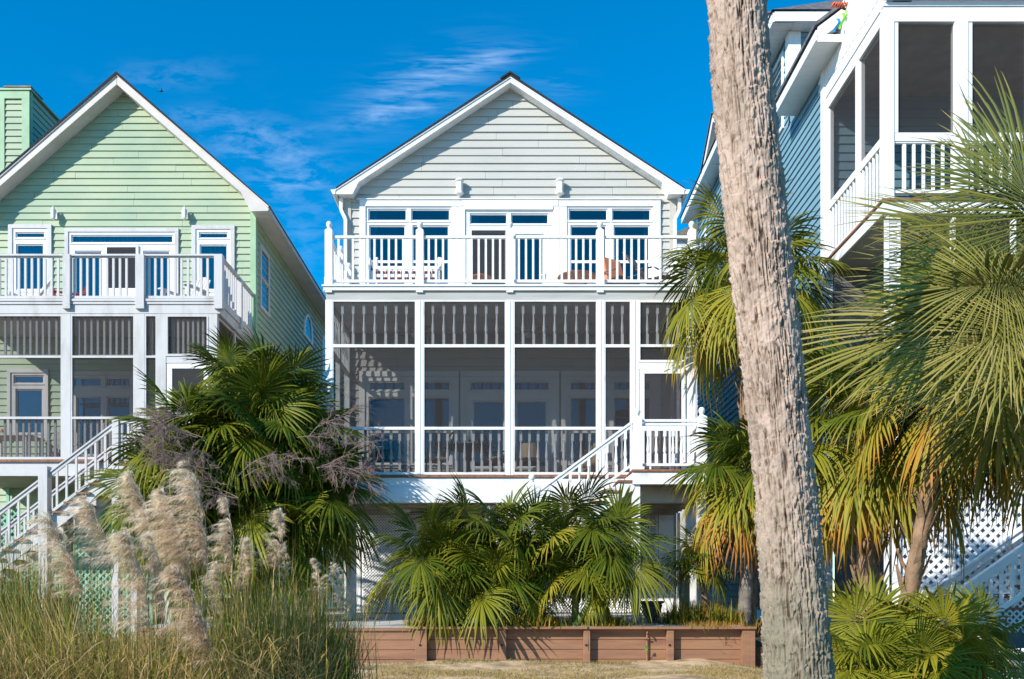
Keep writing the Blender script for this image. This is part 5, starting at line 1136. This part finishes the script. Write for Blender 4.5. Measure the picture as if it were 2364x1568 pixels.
pampas('dark wispy grass clump in front of the green house stair post', 30, 9.6, 1500, 1.2, 2.1, [], age=(0, .2), sprd=.4, tilt=.25, curve=.2, name='tall_grass')
# foreground skirt of arching blades
m = NP()
for cx_, Y_, wx in [(60, 6.6, .5), (230, 6.5, -.5), (420, 6.6, .3), (600, 7.1, -.3), (720, 8.0, .2), (10, 7.4, .3), (330, 7.0, .6), (150, 7.2, -.6), (520, 6.9, .5)]:
    tuft(m, (X(cx_, Y_), Y_, -.72), 460, .5, 1.05, .8, .14, .005, 1.0, (.0, .3), (wx, 0)); tuft(m, (X(cx_, Y_), Y_, -.72), 240, .5, 1.05, .9, .16, .005, 1.1, (.6, .97), (wx * .8, 0))
for cx_, Y_, nn_ in [(60, 8.6, 60), (250, 8.4, 40), (590, 8.5, 110), (690, 9.0, 90), (560, 8.0, 60)]: tuft(m, (X(cx_, Y_), Y_, -.6), nn_, 1.5, 2.25, .26, .3, .0035, .55, (.05, .5))
n_ = 3600; bx_ = rng.uniform(X(-40, 7.2), X(760, 8), n_); by_ = rng.uniform(6.4, 8.4, n_); az_ = rng.uniform(0, 6.28, n_)
blades(m, np.stack([bx_, by_, rng.uniform(-.6, .15, n_)], 1), np.stack([np.cos(az_), np.sin(az_) * .6, rng.uniform(-.3, .9, n_)], 1), rng.uniform(.15, .5, n_), rng.uniform(.0015, .0045, n_), rng.uniform(.3, 1.1, n_), rng.uniform(.45, .97, n_), rng.normal(0, .25, (n_, 3)))
tag(m.build('long_grass', GRASSM), 'mass of long green and straw coloured grass along the bottom left edge', 'grass', kind='stuff')
# dry lawn
m = NP(); n_ = 42000; x_ = rng.uniform(-3.2, 6.0, n_); y_ = rng.uniform(11.6, 14.82, n_)
keep = (fbm(np.stack([x_ * 1.3 + 30, y_ * 2 + 9, x_ * 0], 1), 3) + .12 * (rng.random(n_) - .5)) > .40; x_, y_ = x_[keep], y_[keep]; n_ = len(x_)
b = np.stack([x_, y_, np.array([ground_z(p, q_) for p, q_ in zip(x_, y_)])], 1); az = rng.uniform(0, 6.28, n_); d = np.stack([np.cos(az) * .8, np.sin(az) * .8, np.ones(n_)], 1)
gr_ = (y_ > 14.4) & (rng.random(n_) < .5)
blades(m, b + np.array([0, 0, .02]), d, rng.uniform(.04, .12, n_), rng.uniform(.0018, .0038, n_), rng.uniform(.2, .8, n_), np.where(gr_, .1, rng.uniform(.3, 1, n_)))
tag(m.build('dry_grass', LAWN), 'short dry yellow grass on the sandy ground below the retaining wall', 'grass', kind='stuff')
# planting under the palms
def fern(label, px, Y, n_, L_, age, sprd, z=-.03, cat='shrub', w_=.012, grp_='low plants in the planter'):
    base = (X(px, Y), Y, z); m = NP(); tuft(m, base, n_, L_ * .5, L_, .75, sprd, w_, .5, age); o = m.build('low_plant', LEAF); tag(o, label, cat, grp_); return o
fern('bright green strappy plant at the foot of the small fan palm, right of the urn', 1600, 16.2, 1300, .62, (0, .35), .26)
fern('dark green strappy plant between the small fan palm and the grey palm trunk', 1662, 16.3, 1100, .55, (0, .25), .22)
fern('straw coloured dry plant along the wall cap near its right end', 1640, 15.4, 900, .2, (.5, .9), .3, w_=.006)
fern('yellow green low plant at the left end of the planter', 985, 15.5, 1100, .34, (.3, .6), .12, w_=.014)
fern('low green plant below the middle palmetto of the planter', 1225, 15.6, 1300, .38, (.0, .3), .3, w_=.012)
fern('low green plant at the right palmetto, by the stair post', 1400, 15.7, 700, .3, (.0, .3), .2, w_=.012)
fern('yellow green seedlings at the bottom edge right of the leaning trunk', 1960, 7.3, 700, .3, (.2, .5), .14, z=-.85, w_=.012, grp_='seedlings at the bottom right')
fern('bright ferny growth at the bottom edge between the two low palmettos', 2110, 7.2, 900, .3, (.1, .45), .2, z=-.85, w_=.012, grp_='seedlings at the bottom right')

# ================================================================ loose things
def obj(name, mb, mat, label, cat, group=None, **k): return tag(mk(name, mb, mat, None, **k), label, cat, group)
ux, uy = X(1505, 16.5), 16.5
q = MB().lathe([(.13, -.02), (.14, .02), (.10, .06), (.09, .09), (.14, .16), (.165, .28), (.18, .37), (.225, .39), (.23, .42), (.20, .425), (.18, .38)], (ux, uy, 0), 20)
for i in range(12): a_ = i * math.pi / 6; q.tube([(ux + .105 * math.cos(a_), uy + .105 * math.sin(a_), .1), (ux + .16 * math.cos(a_ + .5), uy + .16 * math.sin(a_ + .5), .22), (ux + .178 * math.cos(a_ + .9), uy + .178 * math.sin(a_ + .9), .35)], .012, 5)
obj('stone_urn', q, URNM, 'dark blue grey fluted stone urn beside the white stair post', 'urn', smooth=True)
for px, Y, top, lab, m_ in [(1132, 16.5, 1168, 'rounded grey green wooden post behind the planter palms, left of the stairs', PILE), (1580, 16.7, 1255, 'pale green rounded post standing behind the small fan palm', PILE), (158, 19.6, 1148, 'weathered round wooden piling under the green house stairs', PILE)]:
    zt_ = Z(top, Y); r_ = .1; obj('wooden_post', MB().lathe([(r_, -.3), (r_, zt_ - .16), (r_ * .9, zt_ - .07), (r_ * .5, zt_ - .01), (.01, zt_)], (X(px, Y), Y, 0), 14), m_, lab, 'post', 'round wooden posts', smooth=True)
q = MB().box(-.12, .12, -.02, .02, 0, .3)
# furniture builders (local coordinates, front towards -y)
def slat_chair(name, loc, rz, mat, label, cat, group=None, wd=.56, nsl=6, tilt=R(22), seat_z=.33, seatm=None, s=1.0):
    t = empty(name, loc, label, cat, group); t.rotation_euler.z = rz; t.scale = (s, s, s)
    def pmk(nm, mb, mt): o = bpy.data.objects.new(nm, meshof(nm, mb, mt)); S.collection.objects.link(o); o.parent = t; return o
    b = MB(); c_, s_ = math.cos(tilt), math.sin(tilt); w_ = wd / nsl
    for i in range(nsl):
        x = -wd / 2 + w_ * (i + .5); h = .74 - .16 * ((x / (wd / 2)) ** 2); y0, z0 = .22, seat_z - .04; hw_ = w_ * .43
        y1, z1 = y0 + s_ * h, z0 + c_ * h
        b.add([(x - hw_, y0, z0), (x + hw_, y0, z0), (x + hw_, y0 + .018, z0), (x - hw_, y0 + .018, z0), (x - hw_, y1, z1), (x + hw_, y1, z1), (x + hw_, y1 + .018, z1), (x - hw_, y1 + .018, z1)],
              [(0, 3, 2, 1), (4, 5, 6, 7), (0, 1, 5, 4), (1, 2, 6, 5), (2, 3, 7, 6), (3, 0, 4, 7)])
    b.bar((-wd / 2, .27 + s_ * .3, seat_z + .26), (wd / 2, .27 + s_ * .3, seat_z + .26), .05, .02); pmk('backrest', b, mat)
    b = MB()
    for i in range(6): y = -.24 + i * .085; b.box(-wd / 2, wd / 2, y, y + .07, seat_z - .02 * i, seat_z - .02 * i + .02)
    pmk('seat', b, seatm or mat)
    for sx in (-1, 1):
        x = sx * (wd / 2 + .05); pmk('armrest', MB().box(x - .06, x + .06, -.32, .32, .53, .555).box(x - .03, x + .03, .2, .3, .25, .53), mat)
        pmk('leg', MB().box(x - .04, x + .04, -.27, -.2, 0, .53), mat)
        b = MB(); b.bar((x, -.2, seat_z - .02), (x, .45, .03), .03, .08); pmk('leg', b, mat)
    return t
zB = Z(659, YP); zP = Z(1097.5, YP); zGB = Z(690, YG); zGP = Z(1061, YG)
# bench on the centre balcony
t = empty('garden_bench', (X(938, 18.9), 18.9, zB), 'white slatted wooden bench with red seat slats on the beige house balcony', 'bench')
def pl(t, nm, mb, mt, **k):
    o = mk(nm, mb, mt, None, **k); o.parent = t; return o
w_ = .66; zsx = Z(635, 18.9) - zB
b = MB()
for i in range(12): x = -w_ + .06 + i * .108; b.box(x - .045, x + .045, .25, .27, zsx + .02, Z(609, 18.9) - zB)
b.box(-w_, w_, .24, .28, Z(611, 18.9) - zB, Z(604.5, 18.9) - zB); pl(t, 'backrest', b, WHITE2)
b = MB()
for i in range(16): x = -w_ + .05 + i * .08; b.box(x - .03, x + .03, -.25, .24, zsx - .06, zsx - .01)
pl(t, 'seat', b, M('red_brick_slats', (.42, .10, .06), .6, .1))
for sx in (-1, 1):
    b = MB().lathe([(.028, 0), (.028, .92), (.02, .94), (.035, .97), (.03, 1.0), (.005, 1.02)], (sx * w_, .3, 0), 10); pl(t, 'leg', b, WHITE2)
    b = MB().tube([(sx * (w_ + .05), .28, zsx + .22), (sx * (w_ + .06), -.05, zsx + .25), (sx * (w_ + .08), -.28, zsx + .22), (sx * (w_ + .07), -.3, zsx + .02)], [.03, .035, .045, .03], 8); pl(t, 'armrest', b, WHITE2)
    pl(t, 'leg', MB().box(sx * w_ - .03, sx * w_ + .03, -.26, -.2, 0, zsx), WHITE2)
pl(t, 'apron', MB().box(-w_, w_, -.27, -.25, zsx - .14, zsx - .075), WHITE2)
# cushioned chair and sling lounger
t = empty('cushioned_chair', (X(1432, 18.95), 18.95, zB), 'chair with striped rust orange back cushion on the balcony, left of the brown lounge chair', 'chair'); t.rotation_euler.z = R(35)
b = MB(); b.tube([(-.28, .2, .36), (-.27, .34, .75), (-.2, .40, .95)], .018, 6).tube([(.28, .2, .36), (.27, .34, .75), (.2, .40, .95)], .018, 6).tube([(-.3, -.25, .0), (-.3, -.22, .55), (-.3, .25, .6)], .016, 6).tube([(.3, -.25, .0), (.3, -.22, .55), (.3, .25, .6)], .016, 6).tube([(-.3, .25, .6), (-.3, .3, 0)], .016, 6).tube([(.3, .25, .6), (.3, .3, 0)], .016, 6); pl(t, 'frame', b, SLING)
b = MB().add([(-.27, .10, .42), (.27, .10, .42), (.25, .27, .98), (-.25, .27, .98), (-.27, .20, .42), (.27, .20, .42), (.25, .36, .98), (-.25, .36, .98)], [(0, 1, 2, 3), (7, 6, 5, 4), (0, 4, 5, 1), (1, 5, 6, 2), (2, 6, 7, 3), (3, 7, 4, 0)]); pl(t, 'back_cushion', b, RUST, bevel=.03)
b = MB().box(-.28, .28, -.28, .2, .32, .42); pl(t, 'seat_cushion', b, SLING, bevel=.03)
t = empty('lounge_chair', (X(1497, 18.9), 18.9, zB), 'dark brown mesh sling lounge chair at the right end of the balcony', 'chair'); t.rotation_euler.z = R(58)
b = MB().add([(-.28, .0, .35), (.28, .0, .35), (.28, .42, 1.0), (-.28, .42, 1.0), (-.28, .02, .33), (.28, .02, .33), (.28, .44, .99), (-.28, .44, .99)], [(0, 1, 2, 3), (7, 6, 5, 4), (0, 4, 5, 1), (1, 5, 6, 2), (2, 6, 7, 3), (3, 7, 4, 0)]); pl(t, 'backrest', b, SLING)
pl(t, 'seat', MB().box(-.28, .28, -.55, 0, .33, .36), SLING)
for sx in (-1, 1):
    b = MB().tube([(sx * .31, -.45, 0), (sx * .31, -.4, .45), (sx * .31, -.25, .56), (sx * .31, .2, .56)], .018, 7); pl(t, 'armrest', b, SLING); pl(t, 'leg', MB().tube([(sx * .3, .45, 1.0), (sx * .3, 0, .34), (sx * .3, .35, 0)], .018, 7), SLING)
for px, Y, r_, lab in ((1111, 19.4, .22, 'small round terracotta topped table by the dark balcony door'), (1333, 19.2, .42, 'wider round terracotta topped table between the door and the rust cushion chair')):
    t = empty('round_table', (X(px, Y), Y, zB), lab, 'table', 'round balcony tables'); zt_ = Z(656, Y) - zB + .12
    pl(t, 'tabletop', MB().lathe([(r_, 0), (r_ + .01, .012), (r_, .025)], (0, 0, zt_), 24), M('terracotta', (.35, .13, .07), .5, .1) if px < 1200 else MATS['terracotta'])
    for k_ in range(3): a_ = k_ * 2.094; pl(t, 'leg', MB().tube([(r_ * .3 * math.cos(a_), r_ * .3 * math.sin(a_), zt_), (r_ * .8 * math.cos(a_), r_ * .8 * math.sin(a_), 0)], .012, 6), IRON)
# screened porch furniture
def iron_chair(px, Y, rz, lab):
    t = empty('iron_chair', (X(px, Y), Y, zP), lab, 'chair', 'cast iron chairs on the screened porch'); t.rotation_euler.z = rz
    b = MB(); 
    for sx in (-1, 1): b.tube([(sx * .24, .22, .42), (sx * .27, .32, .75), (sx * .20, .38, 1.0)], .018, 6)
    b.tube([(-.20, .38, 1.0), (0, .40, 1.06), (.20, .38, 1.0)], .018, 6)
    for i in range(-5, 12):
        for sg in (-1, 1):
            p0, p1 = (-.22, .0), (.22, .0); z0 = .45 + i * .075
            z1 = z0 + sg * .4
            if min(z0, z1) > .4 and max(z0, z1) < 1.04: b.bar((-.22, .24 + (z0 - .42) * .25, z0), (.22, .24 + (z1 - .42) * .25, z1), .012, .014)
    pl(t, 'backrest', b, IRON); pl(t, 'cushion', MB().box(-.25, .25, -.24, .22, .42, .50), TAN, bevel=.03)
    for sx in (-1, 1):
        pl(t, 'leg', MB().tube([(sx * .25, .22, .42), (sx * .27, .28, 0)], .018, 6), IRON); pl(t, 'leg', MB().tube([(sx * .25, -.22, .42), (sx * .29, -.26, 0)], .018, 6), IRON)
        pl(t, 'armrest', MB().tube([(sx * .26, .27, .66), (sx * .30, 0, .69), (sx * .30, -.22, .64), (sx * .27, -.2, .42)], .016, 6), IRON)
    return t
iron_chair(1002, 19.0, R(-70), 'cast iron chair with tan cushion left of the round porch table'); iron_chair(1148, 19.0, R(65), 'cast iron chair with tan cushion right of the round porch table')
t = empty('porch_table', (X(1082, 19.0), 19.0, zP), 'round dark iron table on the screened porch between the iron chairs', 'table'); pl(t, 'tabletop', MB().lathe([(.5, 0), (.52, .02), (.5, .035)], (0, 0, .70), 26), IRON); pl(t, 'pedestal', MB().lathe([(.2, 0), (.05, .08), (.035, .4), (.07, .5), (.12, .7)], n=12), IRON)
t = empty('wicker_chair', (X(1362, 19.2), 19.2, zP), 'rounded tan wicker chair on the screened porch behind the stair rail', 'chair'); t.rotation_euler.z = R(-40)
b = MB()
for i in range(13):
    a_ = R(-10 + i * 200 / 12); h_ = .5 + .42 * math.sin(max(0, a_)) ; x, y = .33 * math.cos(a_), .30 * math.sin(a_); b.bar((x * .85, y * .85, .30), (x * 1.1, y * 1.25, h_), .075, .075) 
pl(t, 'backrest', b, TAN); pl(t, 'seat', MB().lathe([(.28, 0), (.31, .05), (.3, .1), (.1, .12)], (0, 0, .32), 18), TAN); pl(t, 'base', MB().lathe([(.26, 0), (.2, .16), (.24, .32)], n=14), TAN)
t = empty('floor_lamp', (X(1222, 19.9), 19.9, zP), 'lamp with drum shade on the screened porch beside the glass door', 'lamp'); pl(t, 'lamp_shade', MB().lathe([(.26, 0), (.22, .32)], (0, 0, .62), 20), TAN); pl(t, 'lamp_base', MB().lathe([(.14, 0), (.14, .03), (.03, .06), (.025, .62)], n=12), IRON)
# green house balcony chairs
slat_chair('adirondack_chair', (X(150, 21.4), 21.4, zGB), R(-62), RED, 'bright red slatted garden chair on the green house balcony', 'chair', 'slatted garden chairs')
slat_chair('adirondack_chair', (X(425, 21.2), 21.2, zGB), R(-25), GREYW, 'weathered grey slatted garden chair at the right of the green house balcony', 'chair', 'slatted garden chairs', nsl=7, s=1.15)
t = empty('plastic_chair', (X(60, 21.2), 21.2, zGB), 'white rounded plastic chair leaning back on the green house balcony', 'chair'); t.rotation_euler.z = R(-50)
n_ = 14; b = MB(); V_ = []
for i in range(n_ + 1):
    s1 = i / n_
    for j in range(9):
        u_ = j / 8 * 2 - 1; wv = .30 * (1 - .35 * max(0, s1 - .75) * 4 * abs(u_)); y_ = -.45 + .62 * min(1, s1 / .5) if s1 < .5 else .17 + (s1 - .5) * .8; z_ = .34 - .06 * math.sin(s1 * 2 * math.pi) if s1 < .5 else .34 + (s1 - .5) * 1.35
        hgt = .13 * u_ * u_; rad_ = 1 - max(0, (s1 - .82)) * 1.9 * u_ * u_
        V_.append((u_ * wv * rad_, y_ - hgt * (.5 if s1 > .5 else 0), z_ + (hgt if s1 < .5 else 0)))
b.v = V_; b.f = [(i * 9 + j, i * 9 + j + 1, (i + 1) * 9 + j + 1, (i + 1) * 9 + j) for i in range(n_) for j in range(8)]
o = pl(t, 'seat_shell', b, PLAST, smooth=True); o.modifiers.new('solid', 'SOLIDIFY').thickness = .03
for sx in (-1, 1):
    for y_ in (-.35, .2): pl(t, 'leg', MB().tube([(sx * .24, y_, .33), (sx * .3, y_ + (.08 if y_ > 0 else -.05), 0)], .022, 7), PLAST)
slat_chair('porch_chair', (X(150, 21.3), 21.3, zGP), R(20), GREYW, 'pale slatted chair on the green house screened porch, right of its table', 'chair', 'slatted garden chairs', nsl=5, tilt=R(10))
t = empty('porch_table', (X(30, 21.2), 21.2, zGP), 'pale square table on the green house screened porch at the left edge', 'table'); pl(t, 'tabletop', MB().box(-.55, .55, -.4, .4, .70, .74), GREYW)
for sx in (-1, 1):
    for sy in (-1, 1): pl(t, 'leg', MB().box(sx * .48 - .03, sx * .48 + .03, sy * .34 - .03, sy * .34 + .03, 0, .70), GREYW)
t = empty('potted_flower', (X(8, 21.2), 21.2, zGP + .74), 'small pot with orange red flowers on the green house porch table', 'flower pot'); pl(t, 'pot', MB().lathe([(.05, 0), (.07, .09), (.06, .09)], n=12), TAN)
b = MB()
for i in range(16): a_, r_ = i * 2.4, .02 + .045 * random.random(); b.lathe([(.004, 0), (.022, .012), (.004, .03)], (r_ * math.cos(a_), r_ * math.sin(a_), .1 + .05 * random.random()), 6)
pl(t, 'blossom', b, M('orange_red_petals', (.75, .12, .04), .6, .1))
# white patio chair bottom right
t = empty('patio_chair', (X(2345, 10.2), 10.2, -.86), 'white metal patio chair with teal seat pad at the bottom right corner', 'chair'); t.rotation_euler.z = R(60)
b = MB()
for z_ in (.55, .78, .98): b.tube([(-.3, .28 + (z_ - .4) * .2, z_), (.3, .28 + (z_ - .4) * .2, z_)], .016, 8)
for i in range(7): b.bar((-.27 + i * .09, .31, .55), (-.27 + i * .09, .39, .98), .03, .012)
for sx in (-1, 1): b.tube([(sx * .3, .3, 0), (sx * .3, .28, .45), (sx * .3, .40, 1.0)], .02, 8)
pl(t, 'backrest', b, WHITE2); pl(t, 'seat_pad', MB().box(-.29, .29, -.3, .27, .44, .49), TEAL, bevel=.02)
for sx in (-1, 1): pl(t, 'armrest', MB().tube([(sx * .33, .32, .70), (sx * .34, -.2, .72), (sx * .34, -.32, .66), (sx * .33, -.3, 0)], .02, 8), WHITE2)
pl(t, 'frame', MB().tube([(-.32, -.28, .42), (.32, -.28, .42), (.32, .28, .42), (-.32, .28, .42), (-.32, -.28, .42)], .018, 7), WHITE2)
t = empty('patio_table', (X(2275, 9.6), 9.6, -.86), 'low white metal lattice table beside the patio chair at the bottom right', 'table')
b = MB(); lattice(b, -.4, .4, -.3, .3, 0, .12, .02); b.v = [(x, z, .62 + y) for x, y, z in b.v]; b.tube([(-.42, -.32, .62), (.42, -.32, .62), (.42, .32, .62), (-.42, .32, .62), (-.42, -.32, .62)], .016, 7); pl(t, 'tabletop', b, WHITE2)
for sx in (-1, 1):
    for sy in (-1, 1): pl(t, 'leg', MB().tube([(sx * .38, sy * .28, .62), (sx * .42, sy * .32, 0)], .014, 6), WHITE2)
# kite caught on the roof deck rail of the blue house
kx, kz = X(1946, 17.3), Z(22, 17.3)
t = empty('wind_sock', (kx, 17.3, kz), 'orange, green and blue cloth wind sock hanging on the blue house roof rail', 'wind sock')
ORC, GRC, BLC = M('orange_cloth', (.75, .14, .06), .7, .1), M('lime_cloth', (.28, .72, .06), .7, .1), M('blue_cloth', (.03, .28, .68), .7, .1)
pl(t, 'pole', MB().bar((.15, 0, -.05), (-.22, -.08, .06), .03, .03), IRON)
b = MB()
for i in range(6): b.tube([(.1 - i * .05, -.05, .02 + .02 * (i % 2)), (.05 - i * .05, -.1, .07), (0 - i * .05, -.05, .0)], .018, 6)
pl(t, 'orange_sock', b, ORC, smooth=True)
def ribbon(x, z0, z1, w_): 
    b = MB(); n_ = 8
    for i in range(n_ + 1):
        s1 = i / n_; xx_ = x + .04 * math.sin(s1 * 5) - .03 * s1; b.v += [(xx_ - w_ * (1 - .3 * s1), -.1 + .03 * math.cos(s1 * 6), z0 + (z1 - z0) * s1), (xx_ + w_ * (1 - .3 * s1), -.08, z0 + (z1 - z0) * s1)]
        if i: b.f.append((2 * i - 2, 2 * i - 1, 2 * i + 1, 2 * i))
    return b
pl(t, 'green_ribbon', ribbon(-.03, -.12, -.42, .035), GRC); pl(t, 'green_ribbon', ribbon(.02, -.06, -.30, .02), GRC); pl(t, 'blue_ribbon', ribbon(-.13, -.22, -.48, .035), BLC)
# bird
Y = 40.0; bx, bz = X(372, Y), Z(211, Y); q = MB().tube([(bx - .09, Y, bz), (bx - .03, Y, bz - .01), (bx + .04, Y, bz + .01), (bx + .10, Y, bz + .02)], [.008, .03, .028, .006], 8)
q.add([(bx - .01, Y, bz), (bx + .04, Y, bz), (bx + .06, Y - .13, bz + .06), (bx + .10, Y - .2, bz + .05), (bx + .04, Y + .13, bz + .07), (bx + .09, Y + .2, bz + .08), (bx - .18, Y - .02, bz + .0), (bx - .17, Y + .03, bz)], [(0, 1, 3, 2), (0, 1, 5, 4), (0, 6, 7)])
obj('flying_bird', q, BLACK, 'small dark bird flying in the sky above the green house roof', 'bird')
